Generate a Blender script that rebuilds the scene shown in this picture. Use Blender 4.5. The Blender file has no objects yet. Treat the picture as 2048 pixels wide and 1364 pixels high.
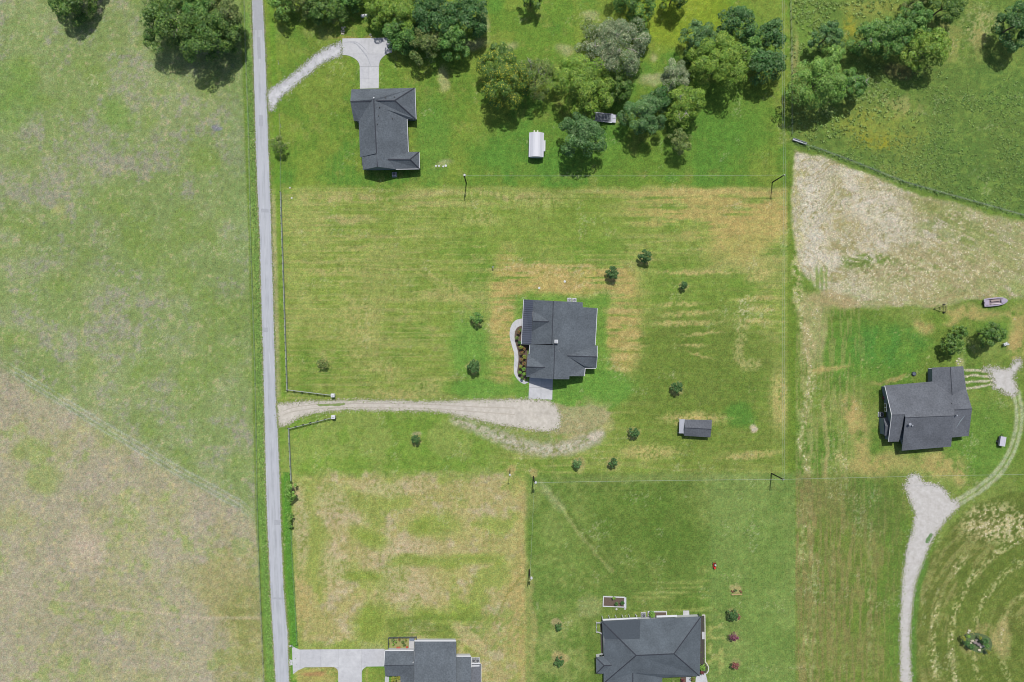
import bpy, bmesh, math, random
import numpy as np
from mathutils import Vector, Matrix

# ------------------------------------------------------------------ camera, sky, sun, exposure
SC = bpy.context.scene
COL = SC.collection
S = 0.15          # metres per reference pixel on the ground
H = 210.0         # camera height above the ground
def P(px, py, z=0.0):
    k = S * (H - z) / H
    return Vector(((px - 1024) * k, (682 - py) * k, z))

cam_d = bpy.data.cameras.new('camera')
cam = bpy.data.objects.new('camera', cam_d)
COL.objects.link(cam)
cam.location = (0, 0, H)
cam.rotation_euler = (0, 0, 0)
cam_d.sensor_width = 36.0
cam_d.lens = 36.0 * H / (2048 * S)
cam_d.clip_end = 6000
cam_d.clip_start = 1.0
SC.camera = cam

SUN_DIR = Vector((0.057, 0.538, 1.0)).normalized()
EL = math.asin(SUN_DIR.z)
AZ = math.atan2(SUN_DIR.x, SUN_DIR.y)
w = bpy.data.worlds.new('World')
SC.world = w
w.use_nodes = True
wn = w.node_tree
bg = wn.nodes['Background']
sky = wn.nodes.new('ShaderNodeTexSky')
sky.sky_type = 'NISHITA'
sky.sun_disc = False
sky.sun_elevation = EL
sky.sun_rotation = AZ
sky.altitude = 100
sky.air_density = 1.0
sky.dust_density = 2.2
wn.links.new(sky.outputs[0], bg.inputs[0])
bg.inputs[1].default_value = 0.11
sl = bpy.data.lights.new('sun', 'SUN')
sl.energy = 4.1
sl.angle = math.radians(0.5)
sl.color = (1.0, 0.965, 0.91)
so = bpy.data.objects.new('sun', sl)
COL.objects.link(so)
so.rotation_euler = SUN_DIR.to_track_quat('Z', 'Y').to_euler()
SC.view_settings.view_transform = 'Standard'
SC.view_settings.look = 'None'
SC.view_settings.gamma = 1.0
SC.view_settings.use_curve_mapping = False
SC.view_settings.exposure = 0.45
SC.cycles.pixel_filter_type = 'BLACKMAN_HARRIS'
SC.cycles.filter_width = 1.05
GAIN = 2.05       # brightness a sunlit level surface of albedo 1 reaches

rnd = random.Random(7)
nprs = np.random.RandomState(11)

# ------------------------------------------------------------------ helpers
def lin(c):
    return tuple(((v/255.0)/12.92 if v/255.0 <= 0.04045 else ((v/255.0+0.055)/1.055)**2.4) for v in c)
def alb(r, g, b, gain=GAIN):
    return tuple(min(0.85, v/gain) for v in lin((r, g, b)))

MATS = {}
def mat(name, rgb, rough=0.8, spec=0.3, var=0.0, vscale=2.0, metal=0.0, stretch=None, var2=None, bump=0.0, fade=0.0):
    """rgb: sRGB look of the sunlit surface; var: brightness mottling"""
    if name in MATS: return MATS[name]
    m = bpy.data.materials.new(name); MATS[name] = m
    m.use_nodes = True
    nt = m.node_tree; b = nt.nodes['Principled BSDF']
    a = alb(*rgb)
    b.inputs['Roughness'].default_value = rough
    b.inputs['Specular IOR Level'].default_value = spec
    b.inputs['Metallic'].default_value = metal
    tc = nt.nodes.new('ShaderNodeTexCoord')
    mp = nt.nodes.new('ShaderNodeMapping')
    nt.links.new(tc.outputs['Object'], mp.inputs[0])
    if stretch: mp.inputs['Scale'].default_value = stretch
    n = nt.nodes.new('ShaderNodeTexNoise'); n.inputs['Scale'].default_value = vscale
    n.inputs['Detail'].default_value = 6; n.inputs['Roughness'].default_value = 0.7
    nt.links.new(mp.outputs[0], n.inputs[0])
    r = nt.nodes.new('ShaderNodeValToRGB')
    lo = 1 - var; hi = 1 + var
    r.color_ramp.elements[0].position = 0.28; r.color_ramp.elements[1].position = 0.72
    r.color_ramp.elements[0].color = tuple(v*lo for v in a) + (1,)
    hi_c = alb(*var2) if var2 else a
    r.color_ramp.elements[1].color = tuple(min(1, v*hi) for v in hi_c) + (1,)
    nt.links.new(n.outputs[0], r.inputs[0])
    if fade:
        n3 = nt.nodes.new('ShaderNodeTexNoise'); n3.inputs['Scale'].default_value = .22; n3.inputs['Detail'].default_value = 5; n3.inputs['Roughness'].default_value = .6
        nt.links.new(tc.outputs['Object'], n3.inputs[0])
        mr = nt.nodes.new('ShaderNodeMapRange'); mr.inputs[1].default_value = .35; mr.inputs[2].default_value = .65; mr.inputs[3].default_value = 1-fade; mr.inputs[4].default_value = 1+fade
        nt.links.new(n3.outputs[0], mr.inputs[0])
        vm = nt.nodes.new('ShaderNodeVectorMath'); vm.operation = 'SCALE'
        nt.links.new(r.outputs[0], vm.inputs[0]); nt.links.new(mr.outputs[0], vm.inputs['Scale']); nt.links.new(vm.outputs[0], b.inputs['Base Color'])
    else:
        nt.links.new(r.outputs[0], b.inputs['Base Color'])
    if bump:
        bp = nt.nodes.new('ShaderNodeBump'); bp.inputs['Strength'].default_value = bump
        bp.inputs['Distance'].default_value = 0.1
        nt.links.new(n.outputs[0], bp.inputs['Height']); nt.links.new(bp.outputs[0], b.inputs['Normal'])
    return m

class MB:
    """collects shapes, builds them as one mesh object"""
    def __init__(s): s.v = []; s.f = []
    def add(s, vs, fs):
        o = len(s.v); s.v += [tuple(v) for v in vs]; s.f += [tuple(i+o for i in f) for f in fs]; return s
    def box(s, c, size, rz=0.0, tilt=None):
        x, y, z = size[0]/2, size[1]/2, size[2]/2
        vs = [Vector((i, j, k)) for i in (-x, x) for j in (-y, y) for k in (-z, z)]
        M = Matrix.Rotation(rz, 3, 'Z')
        if tilt: M = M @ Matrix.Rotation(tilt[1], 3, tilt[0])
        vs = [M @ v + Vector(c) for v in vs]
        return s.add(vs, [(0,1,3,2),(4,6,7,5),(0,4,5,1),(2,3,7,6),(0,2,6,4),(1,5,7,3)])
    def bar(s, a, b, w_, h_):
        a = Vector(a); b = Vector(b); d = (b-a)
        L = d.length
        if L < 1e-5: return s
        d.normalize(); up = Vector((0,0,1))
        if abs(d.dot(up)) > 0.98: up = Vector((0,1,0))
        sd = d.cross(up).normalized(); u = sd.cross(d).normalized()
        vs = []
        for p in (a, b):
            for i, j in ((-1,-1),(1,-1),(1,1),(-1,1)):
                vs.append(p + sd*(i*w_/2) + u*(j*h_/2))
        return s.add(vs, [(0,1,2,3),(4,7,6,5),(0,4,5,1),(1,5,6,2),(2,6,7,3),(3,7,4,0)])
    def tube(s, pts, rad, n=8, cap=True):
        pts = [Vector(p) for p in pts]
        if not hasattr(rad, '__len__'): rad = [rad]*len(pts)
        vs = []; fs = []
        for i, p in enumerate(pts):
            d = (pts[min(i+1, len(pts)-1)] - pts[max(i-1, 0)])
            if d.length < 1e-6: d = Vector((0,0,1))
            d.normalize(); up = Vector((0,0,1)) if abs(d.z) < 0.9 else Vector((1,0,0))
            a = d.cross(up).normalized(); b = a.cross(d)
            for k in range(n):
                t = 2*math.pi*k/n
                vs.append(p + a*(math.cos(t)*rad[i]) + b*(math.sin(t)*rad[i]))
        for i in range(len(pts)-1):
            for k in range(n):
                fs.append((i*n+k, i*n+(k+1)%n, (i+1)*n+(k+1)%n, (i+1)*n+k))
        if cap:
            fs.append(tuple(range(n-1, -1, -1))); fs.append(tuple(range((len(pts)-1)*n, len(pts)*n)))
        return s.add(vs, fs)
    def lathe(s, c, prof, n=16, axis='Z', rz=0):
        vs = []; fs = []
        for (r, h) in prof:
            for k in range(n):
                t = 2*math.pi*k/n
                v = Vector((r*math.cos(t), r*math.sin(t), h))
                if axis == 'X': v = Vector((v.z, v.x, v.y))
                if axis == 'Y': v = Vector((v.x, v.z, v.y))
                v = Matrix.Rotation(rz, 3, 'Z') @ v
                vs.append(v + Vector(c))
        for i in range(len(prof)-1):
            for k in range(n):
                fs.append((i*n+k, i*n+(k+1)%n, (i+1)*n+(k+1)%n, (i+1)*n+k))
        fs.append(tuple(range(n-1, -1, -1))); fs.append(tuple(range((len(prof)-1)*n, len(prof)*n)))
        return s.add(vs, fs)
    def prism(s, pts, z0, z1):
        n = len(pts)
        vs = [(p[0], p[1], z0) for p in pts] + [(p[0], p[1], z1) for p in pts]
        fs = [tuple(range(n-1, -1, -1)), tuple(range(n, 2*n))]
        for i in range(n): fs.append((i, (i+1) % n, n+(i+1) % n, n+i))
        return s.add(vs, fs)
    def blob(s, c, r, jit=0.25, rr=rnd):
        """rough stone / lump: jittered icosphere-like"""
        t = (1+5**.5)/2
        base = [(-1,t,0),(1,t,0),(-1,-t,0),(1,-t,0),(0,-1,t),(0,1,t),(0,-1,-t),(0,1,-t),(t,0,-1),(t,0,1),(-t,0,-1),(-t,0,1)]
        fs = [(0,11,5),(0,5,1),(0,1,7),(0,7,10),(0,10,11),(1,5,9),(5,11,4),(11,10,2),(10,7,6),(7,1,8),(3,9,4),(3,4,2),(3,2,6),(3,6,8),(3,8,9),(4,9,5),(2,4,11),(6,2,10),(8,6,7),(9,8,1)]
        vs = []
        for b in base:
            v = Vector(b).normalized() * (1 + rr.uniform(-jit, jit))
            vs.append((c[0]+v.x*r[0], c[1]+v.y*r[1], c[2]+v.z*r[2]))
        return s.add(vs, fs)
    def build(s, name, m, parent=None, smooth=False):
        me = bpy.data.meshes.new(name)
        me.from_pydata(s.v, [], s.f); me.update()
        bm = bmesh.new(); bm.from_mesh(me); bmesh.ops.recalc_face_normals(bm, faces=bm.faces); bm.to_mesh(me); bm.free()
        if m: me.materials.append(m)
        if smooth: me.polygons.foreach_set('use_smooth', [True]*len(me.polygons))
        return link(name, me, parent)
def link(name, me, parent=None):
    o = bpy.data.objects.new(name, me); COL.objects.link(o)
    if parent is not None:
        o.parent = parent
        off = Vector((0, 0, 0)); q = parent
        while q is not None:
            off += Vector(q.location); q = q.parent
        o.location = -off
    return o
# every mesh is authored in world coordinates; parts of a thing get the opposite of its base as location
def thing(name, label, cat, loc=(0,0,0), group=None):
    o = bpy.data.objects.new(name, None); COL.objects.link(o)
    o.location = loc; o.empty_display_size = 0.3
    o['label'] = label; o['category'] = cat
    if group: o['group'] = group
    return o
def tag(o, label, cat, group=None):
    o['label'] = label; o['category'] = cat
    if group: o['group'] = group
    return o
def struct(o, kind='structure'):
    o['kind'] = kind; return o

def smooth_poly(pts, n=6, closed=False):
    """Catmull-Rom"""
    out = []; N = len(pts)
    rng = range(N) if closed else range(N-1)
    for i in rng:
        p0 = pts[(i-1) % N] if closed else pts[max(i-1, 0)]
        p1 = pts[i]; p2 = pts[(i+1) % N]
        p3 = pts[(i+2) % N] if closed else pts[min(i+2, N-1)]
        for k in range(n):
            t = k/n
            out.append(tuple(0.5*((2*p1[a]) + (-p0[a]+p2[a])*t + (2*p0[a]-5*p1[a]+4*p2[a]-p3[a])*t*t + (-p0[a]+3*p1[a]-3*p2[a]+p3[a])*t**3) for a in range(2)))
    if not closed: out.append(tuple(pts[-1]))
    return out
def ragged(pts, step=1.6, amp=0.9, seed=1):
    """subdivide a closed pixel polygon and make its border uneven"""
    r = random.Random(seed); out = []; N = len(pts)
    w_ = 0.0
    for i in range(N):
        a = Vector(pts[i]); b = Vector(pts[(i+1) % N]); L = (b-a).length
        n = max(1, int(L/step)); nr = Vector((-(b-a).y, (b-a).x)).normalized() if L > 0 else Vector((0, 0))
        for k in range(n):
            w_ = 0.75*w_ + r.uniform(-1, 1)*amp*0.6
            q = a.lerp(b, k/n) + nr*(w_ + r.uniform(-1, 1)*amp*0.5)
            out.append((q.x, q.y))
    return out
def sheet(name, pts, z, m, parent=None):
    """flat (slightly raised) sheet from a pixel polygon, with a skirt"""
    b = MB(); w_pts = [P(x, y) for x, y in pts]
    b.prism([(p.x, p.y) for p in w_pts], z-0.05, z)
    return b.build(name, m, parent)
# ------------------------------------------------------------------ ground: one sheet to the horizon
TAB = nprs.rand(512*512).astype(np.float32)
def vnoise(x, y, sc, seed=0, ang=0.0, ax=1.0):
    """value noise 0..1, sc = feature size in reference pixels, ax = stretch along direction ang"""
    if ang or ax != 1.0:
        c, s_ = math.cos(ang), math.sin(ang)
        x, y = (x*c + y*s_)/ax, (-x*s_ + y*c)
    x = x/sc + seed*17.31 + 1000; y = y/sc + seed*9.77 + 1000
    xi = np.floor(x).astype(np.int64); yi = np.floor(y).astype(np.int64)
    fx = (x-xi).astype(np.float32); fy = (y-yi).astype(np.float32)
    fx = fx*fx*(3-2*fx); fy = fy*fy*(3-2*fy)
    def h(i, j): return TAB[((i & 511)*512 + (j & 511))]
    a = h(xi, yi)*(1-fx) + h(xi+1, yi)*fx
    b = h(xi, yi+1)*(1-fx) + h(xi+1, yi+1)*fx
    return a*(1-fy) + b*fy
def fbm(x, y, sc, seed=0, oct_=4, ang=0.0, ax=1.0, gain=0.55):
    t = 0; a = 1.0; n = 0.0
    for o in range(oct_):
        t = t + a*vnoise(x, y, sc/(2.03**o), seed+o*3, ang, ax); n += a; a *= gain
    return t/n
def sst(x, a, b):
    t = np.clip((x-a)/(b-a), 0, 1); return t*t*(3-2*t)
def inpoly(X, Y, pts, soft=3.0):
    """soft inside mask of a polygon"""
    ins = np.zeros(X.shape, bool); d2 = np.full(X.shape, 1e9, np.float32)
    N = len(pts)
    for i in range(N):
        x1, y1 = pts[i]; x2, y2 = pts[(i+1) % N]
        if y1 != y2:
            c = ((y1 > Y) != (y2 > Y)) & (X < (x2-x1)*(Y-y1)/(y2-y1) + x1)
            ins ^= c
        dx, dy = x2-x1, y2-y1; L = dx*dx+dy*dy+1e-9
        t = np.clip(((X-x1)*dx + (Y-y1)*dy)/L, 0, 1)
        d2 = np.minimum(d2, (X-x1-t*dx)**2 + (Y-y1-t*dy)**2)
    d = np.sqrt(d2); d = np.where(ins, d, -d)
    return sst(d, -soft, soft)
def linedist(X, Y, pts):
    d2 = np.full(X.shape, 1e9, np.float32)
    for i in range(len(pts)-1):
        x1, y1 = pts[i]; x2, y2 = pts[i+1]
        dx, dy = x2-x1, y2-y1; L = dx*dx+dy*dy+1e-9
        t = np.clip(((X-x1)*dx + (Y-y1)*dy)/L, 0, 1)
        d2 = np.minimum(d2, (X-x1-t*dx)**2 + (Y-y1-t*dy)**2)
    return np.sqrt(d2)

ROAD_L = [(-12000,-200),(-400,480),(-150,496),(0,503.5),(100,506),(180,508),(300,511.3),(400,515.5),(480,519.4),(560,521),(640,523),(700,525.4),(760,526.6),(810,528),(860,529),(960,531.2),(1060,534.5),(1100,537),(1200,541.4),(1300,547),(1364,551),(1500,560),(1800,580),(12000,1200)]
ROAD_R = [(-12000,-176),(-400,504),(-150,517),(0,525.5),(15,527),(100,531),(180,534),(300,537.6),(400,541.5),(480,543.6),(560,546),(640,548),(700,549.8),(760,551.6),(810,552.6),(860,556),(960,560),(1060,563),(1100,564.5),(1180,568),(1270,576),(1364,579),(1500,588),(1800,608),(12000,1228)]
def xl(Y): return np.interp(Y, [a for a, b in ROAD_L], [b for a, b in ROAD_L])
def xr(Y): return np.interp(Y, [a for a, b in ROAD_R], [b for a, b in ROAD_R])

DIAG = [(1582,281),(1640,300),(1700,322),(1810,366),(1900,391),(2048,432),(2400,530),(2900,660)]
HAY = [(1590,302),(1640,312),(1710,340),(1800,376),(1850,396),(2048,446),(2500,580),(2500,640),(2048,596),(1960,598),(1860,612),(1760,612),(1690,612),(1645,590),(1622,560),(1600,530),(1590,480),(1586,400)]
LANE = [(553,812),(558,806),(566,808),(590,805),(620,803),(700,801),(780,801.5),(860,804),(940,801),(1000,800),(1057,798.5),(1078,800),(1100,803),(1114,815),(1121,834),(1118,856),(1095,862),(1060,858),(1000,849),(950,837),(900,826),(860,821),(760,820),(700,818.5),(660,821),(620,827),(590,838),(575,849),(565,853),(557,850)]
NDRIVE = [(534,186),(542,179),(560,168),(580,154),(605,134),(630,110),(655,95),(684,84),(684,110),(660,118),(640,128),(620,145),(600,160),(580,178),(560,195),(548,214),(540,222),(536,205)]
EDRIVE = [(1802,1420),(1802,1364),(1801,1274),(1803.7,1189),(1810.5,1118),(1815.6,1090),(1827,1060),(1831,1026),(1817,992),(1809,973),(1822,948),(1839,951),(1843,963),(1877,969.7),(1890,981.6),(1900.7,998.6),(1914,1000),(1918,1012),(1894,1036),(1873.5,1063),(1858,1090.5),(1843,1131),(1829,1169),(1820.7,1240),(1819,1291),(1822.4,1364),(1823,1420)]
YARD = [(1968,742),(1966,735),(1990,735),(2010,739),(2023,734),(2030,719),(2041,719),(2043,730),(2034,741),(2025,752),(2032,772),(2035,784),(2028,793),(2014,788),(1998,778),(1984,776),(1990,768),(1982,763),(1990,757),(1976,752),(1986,747)]
HALOS = [([(1108,806),(1140,812),(1190,812),(1222,826),(1205,850),(1160,866),(1112,868)], (166, 160, 120)), (LANE, (196, 188, 168)), (NDRIVE, (196, 196, 190)), (EDRIVE, (196, 190, 176)), (YARD, (196, 190, 172))]

RINGS = [(1291,516,13),(1226,550,13),(1367,573,8),(954,642,12),(947,735,13),(645,728,10),(833,880,10),(1354,777,12),(1267,866,11),(1156,926,10),(1226,925,10),(1118,1251,8),(1119,1321,10),(1467,1230,11),(1468,1273,9),(1471,1329,9)]
def ground_color(X, Y):
    X = X.astype(np.float32); Y = Y.astype(np.float32)
    wx = X + (fbm(X, Y, 40, 1, 4)-0.5)*26; wy = Y + (fbm(X, Y, 40, 5, 4)-0.5)*26     # warped
    sx = X + (fbm(X, Y, 9, 41, 2)-0.5)*9;  sy = Y + (fbm(X, Y, 9, 45, 2)-0.5)*9
    big = fbm(X, Y, 150, 9, 4); mid = fbm(X, Y, 38, 13, 4); fin = fbm(X, Y, 8, 21, 3); tiny = vnoise(X, Y, 3.2, 29)
    n2 = fbm(X, Y, 70, 33, 5, gain=0.6); n3 = fbm(X, Y, 24, 37, 4, gain=0.7)
    C = np.empty(X.shape+(3,), np.float32); C[:] = (114, 146, 68)
    def mix(mask, col, k=1.0):
        m = (np.clip(mask, 0, 1)*k)[..., None]
        C[:] = C*(1-m) + np.array(col, np.float32)*m
    def ell(cx, cy, rx, ry, ang=0.0, soft=0.35, warp=True):
        x, y = (wx-cx, wy-cy) if warp else (sx-cx, sy-cy)
        c, s_ = math.cos(ang), math.sin(ang)
        r = np.sqrt(((x*c+y*s_)/rx)**2 + ((-x*s_+y*c)/ry)**2)
        return 1-sst(r, 1-soft, 1+soft)
    hz = fbm(X, Y, 5, 61, 3, 0.0, 16)          # streaks along x
    vt = fbm(X, Y, 5, 67, 3, math.pi/2, 16)    # streaks along y
    # ---------- left pasture
    left = 1-sst(X-xl(Y)+22, -3, 3)
    diag_y = np.interp(X, [-400, 0, 200, 360, 480, 560], [500, 722, 845, 940, 1005, 1075])
    up = 1-sst(wy*0.5+Y*0.5-diag_y+(n3-.5)*40, -30, 34)
    m = left*up
    f2 = fbm(X, Y, 13, 73, 4, gain=.8)
    mix(m, (136, 159, 100))
    mix(m*sst(big*0.4+n2*0.6, 0.42, 0.62), (152, 160, 118), 0.55)
    mix(m*sst(f2*.6+n2*.4, 0.48, 0.62), (158, 152, 142), 0.7)
    mix(m*sst(fbm(X, Y, 60, 71, 5)*.6+f2*.4, 0.52, 0.64), (130, 161, 82), 0.6)
    mix(m*sst(fin, 0.64, 0.82), (176, 158, 124), 0.5)
    mix(m*sst(tiny, 0.72, 0.95), (118, 148, 90), 0.4)
    mix(m*ell(20, 190, 60, 70), (116, 158, 80), 0.6)
    mix(m*ell(235, 250, 40, 50)*sst(mid, .3, .6), (116, 158, 80), 0.6)
    mix(m*ell(480, 330, 26, 200), (128, 156, 98), 0.5)
    m = left*(1-up)
    mix(m, (168, 163, 136))
    mix(m*sst(n2*.6+f2*.4, 0.46, 0.6), (160, 165, 110), 0.55)
    mix(m*sst(n3*0.5+f2*0.5, 0.48, 0.62), (174, 164, 150), 0.65)
    mix(m*sst(fbm(X, Y, 45, 75, 5)*.6+f2*.4, 0.54, 0.66), (148, 168, 98), 0.65)
    mix(m*sst(fin, 0.64, 0.82), (188, 170, 126), 0.45)
    mix(m*sst(tiny, 0.75, 0.95), (148, 158, 104), 0.4)
    mix(m*ell(470, 1180, 80, 180)*sst(n2, .35, .6), (162, 158, 104), 0.6)
    mix(m*ell(175, 1100, 34, 44)*0.9, (196, 180, 160), 0.55)
    mix(m*ell(490, 1290, 60, 110)*sst(n3, .4, .6), (140, 146, 84), 0.7)
    mix(m*ell(60, 900, 40, 24), (136, 160, 84), 0.5); mix(m*ell(90, 960, 36, 30), (138, 162, 84), 0.5)
    for off in (-6, 4, 13):
        d = np.abs(Y-diag_y-off-(fin-.5)*5)*0.85
        mix(left*(1-sst(d, 0.6, 2.4))*sst(X, 0, 40)*(1-sst(X, 470, 530))*sst(fin*.6+n3*.4, .1, .42), (168, 178, 166), 0.62)
    mix(left*(1-sst(np.abs(Y-diag_y-9), 1, 4))*(1-sst(X, 470, 530)), (118, 148, 98), .3)
    d = np.abs(Y-np.interp(X, [0, 100, 250, 400], [1175, 1197, 1218, 1236]))
    mix(left*(1-sst(d, 1.5, 5)), (196, 180, 158), 0.45)
    mix(ell(432, 256, 11, 6, warp=False), (140, 140, 160), 0.8); mix(ell(121, 425, 18, 18)*sst(n3, .45, .6), (172, 174, 110), 0.6)
    # ---------- verge each side of the road
    dl = xl(Y)-X
    verge = (1-sst(dl+(fin-.5)*6, 13, 19))*sst(dl, -14, -8)
    mix(verge, (124, 164, 88)); mix(verge*sst(n3, .4, .6), (146, 164, 94), .6); mix(verge*(1-sst(dl, 1, 4)), (164, 166, 122), .6)
    mix(verge*sst(Y, 930, 1050)*sst(X-xl(Y), -20, -15), (112, 162, 74), .6)
    # ---------- north-west parcel
    rt = sst(X-xr(Y), -6, 0)
    nw = rt*(1-sst(wy*0.5+Y*0.5, 366, 384))*(1-sst(X, 1576, 1582))
    mix(nw, (110, 148, 62))
    mix(nw*sst(n2, 0.44, 0.6), (132, 156, 70), 0.75)
    mix(nw*sst(fbm(X, Y, 60, 79, 5), 0.54, 0.7), (96, 146, 62), 0.8)
    mix(nw*sst(n3, 0.56, 0.74), (142, 152, 82), 0.55)
    mix(nw*sst(np.sin(X*.5+fbm(X, Y, 70, 185, 2)*8), .2, 1)*(1-sst(X, 900, 1000)), (128, 158, 66), .3)
    mix(nw*ell(1360, 30, 120, 60), (146, 168, 50), 0.6); mix(nw*ell(1430, 250, 120, 90), (98, 146, 62), 0.6)
    mix(nw*ell(1090, 300, 160, 60), (98, 150, 64), 0.5); mix(nw*ell(865, 280, 36, 90), (96, 148, 66), 0.55)
    mix(nw*ell(885, 155, 9, 26), (176, 172, 126), 0.7)
    for e in ((1022, 90, 14, 9), (1130, 96, 20, 10), (1180, 25, 16, 8), (1180, 36, 10, 5), (1309, 110, 9, 8), (1310, 160, 34, 10), (945, 85, 26, 12), (966, 40, 8, 24), (1245, 240, 12, 8), (880, 330, 20, 7), (1300, 150, 20, 6)):
        mix(nw*ell(*e, soft=.6), (176, 172, 136), 0.62)
    mix(nw*ell(720, 79, 60, 4), (170, 140, 90), .5)
    mix(nw*ell(600, 70, 60, 34)*sst(n3, .45, .6), (150, 166, 96), .6)
    # ---------- middle parcel
    midp = rt*sst(wy*0.35+Y*0.65, 368, 382)*(1-sst(Y, 944, 952))*(1-sst(X, 1578, 1586))
    mix(midp, (134, 158, 76))
    mix(midp*sst(n2, 0.46, 0.62), (150, 162, 90), 0.7)
    mix(midp*sst(fbm(X, Y, 55, 83, 5), 0.53, 0.7), (112, 152, 66), 0.75)
    mow = np.sin(Y*.92+fbm(X, Y, 60, 181, 2, 0, 4)*9)
    mix(midp*sst(mow, .1, .95)*sst(n2, .3, .6), (158, 168, 96), .42)
    mix(midp*sst(-mow, .3, .95)*sst(mid, .3, .6), (112, 146, 64), .3)
    mix(midp*sst(hz, 0.48, 0.66), (160, 162, 96), 0.5)
    mix(midp*sst(fbm(X, Y, 3.2, 183, 2, 0, 14), .58, .78), (176, 168, 112), .4)
    mix(midp*sst(n3, 0.62, 0.8), (168, 162, 110), 0.4)
    mix(midp*ell(1080, 450, 200, 60), (120, 156, 66), 0.5)
    mix(midp*ell(1390, 740, 170, 120), (106, 134, 60), 0.75); mix(midp*ell(1430, 880, 180, 70), (112, 138, 62), 0.6)
    mix(midp*ell(1400, 570, 120, 60), (112, 148, 64), 0.6); mix(midp*ell(1480, 830, 30, 24), (86, 148, 62), 0.6)
    mix(midp*ell(1450, 420, 185, 50, soft=.5)*sst(hz*.6+n3*.4, .36, .56), (182, 166, 104), 0.85)
    mix(midp*ell(1500, 470, 90, 44, -0.45), (190, 168, 108), 0.6)
    mix(midp*ell(1400, 382, 190, 10, 0, .5), (188, 170, 112), 0.6)
    mix(midp*ell(1480, 530, 110, 12, -0.12, .5), (178, 168, 108), 0.55)
    mix(midp*ell(1000, 392, 90, 6, 0, .6)*sst(vt, .3, .6), (178, 170, 116), 0.7); mix(midp*ell(710, 396, 80, 6, 0, .6)*sst(vt, .3, .6), (182, 168, 118), 0.75)
    mix(midp*ell(850, 391, 60, 6, 0, .6), (176, 168, 114), 0.55)
    mix(midp*ell(900, 412, 120, 5, 0, .6), (174, 166, 110), 0.5); mix(midp*ell(700, 438, 50, 7, 0, .6), (184, 168, 122), 0.55)
    for e in ((710, 475, 26, 4), (700, 495, 46, 5), (670, 518, 46, 4), (690, 538, 34, 4), (640, 540, 40, 5), (880, 560, 60, 4, .6), (905, 570, 30, 3, .7), (960, 488, 18, 3), (960, 512, 10, 4), (880, 590, 60, 12), (720, 650, 40, 60), (960, 440, 40, 16), (1080, 400, 50, 20), (800, 790, 80, 9), (850, 772, 40, 12), (770, 735, 30, 20)):
        mix(midp*ell(e[0], e[1], e[2], e[3], e[4] if len(e) > 4 else 0, .6)*sst(tiny*.5+vt*.5, .25, .55), (180, 168, 114), 0.5)
    # dry ring around the middle house
    dry = np.clip(ell(1015, 600, 34, 100, 0, .35) + ell(1130, 556, 120, 30, 0, .35) + ell(1245, 640, 40, 110, 0, .4) + ell(1000, 720, 30, 60, 0, .5)*.7, 0, 1)
    mix(midp*dry*sst(hz*.7+n3*.3, .34, .52), (184, 164, 106), 0.85)
    mix(midp*dry*sst(n3, .55, .75), (150, 158, 76), 0.6)
    for e in ((1150, 570, 36, 5), (1180, 590, 50, 5), (1080, 535, 120, 4), (1030, 615, 40, 6), (1100, 548, 60, 4)):
        mix(midp*ell(*e, 0, .5)*sst(tiny, .2, .6), (198, 176, 130), 0.6)
    lush = np.clip(ell(945, 700, 42, 70, 0, .5) + ell(1130, 610, 0.1, 0.1) + ell(1160, 790, 110, 40, -.15, .4) + ell(1215, 780, 40, 40) + ell(960, 780, 70, 18), 0, 1)
    mix(midp*lush, (106, 162, 72), 0.75)
    mix(midp*inpoly(wx, wy, [(1030, 590), (1215, 590), (1215, 800), (1030, 800)], 7), (108, 158, 70), 0.75)
    for e in ((1355, 608, 48, 4.5), (1378, 626, 55, 5, -.06), (1370, 646, 72, 5, -.04), (1405, 668, 45, 3.5, -.08), (1262, 673, 26, 3), (1255, 695, 36, 5, -.08), (1240, 716, 30, 5, -.12), (1236, 738, 22, 4), (1420, 545, 60, 3, -.03), (1360, 544, 50, 3.5), (1380, 690, 30, 2.5), (1400, 712, 26, 2.5, .3), (1515, 597, 50, 5, -.06), (1520, 618, 36, 5, -.06), (1510, 641, 34, 4), (1520, 550, 30, 12, -.4), (1390, 838, 60, 14), (1390, 836, 70, 2.5), (1500, 910, 60, 8, -.1), (1240, 620, 30, 8), (1300, 905, 60, 14), (1560, 800, 20, 60)):
        mix(midp*ell(e[0], e[1], e[2], e[3], e[4] if len(e) > 4 else 0, .55, warp=False)*sst(tiny*.5+vt*.5, .22, .5), (190, 174, 116), 0.7)
    dd = linedist(sx, sy, [(1490, 650), (1478, 690), (1476, 715), (1490, 732), (1512, 728)])
    mix(midp*(1-sst(dd, 4, 16))*sst(tiny, .15, .6), (184, 174, 120), 0.6)
    mix(midp*ell(1492, 610, 14, 24)*sst(tiny, .6, .8), (196, 190, 160), 0.7)
    mix(ell(1508, 858, 8, 8, 0, .3, False), (200, 188, 160), .95)
    mix(midp*(1-sst(linedist(X, Y, [(800, 525), (830, 540), (900, 585), (950, 625)]), 1, 4)), (176, 168, 108), .35)
    # west strip beside the fence, east strip of the parcel
    mix(rt*(1-sst(X-xr(Y), 4, 14))*sst(Y, 380, 400)*(1-sst(Y, 790, 800)), (170, 164, 128), 0.55)
    mix(rt*sst(X-xr(Y), 8, 12)*(1-sst(X-xr(Y), 18, 23))*(1-sst(Y, 790, 800)), (108, 156, 56), 0.6)
    mix(sst(X, 1572, 1578)*(1-sst(X, 1590, 1598))*sst(Y, 300, 340)*(1-sst(Y, 940, 960)), (108, 140, 56), 0.7)
    # lawn between lane and second arc
    ln = rt*sst(Y, 800, 820)*(1-sst(wy*.5+Y*.5, 938, 956))*(1-sst(wx, 960, 1030))
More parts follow.
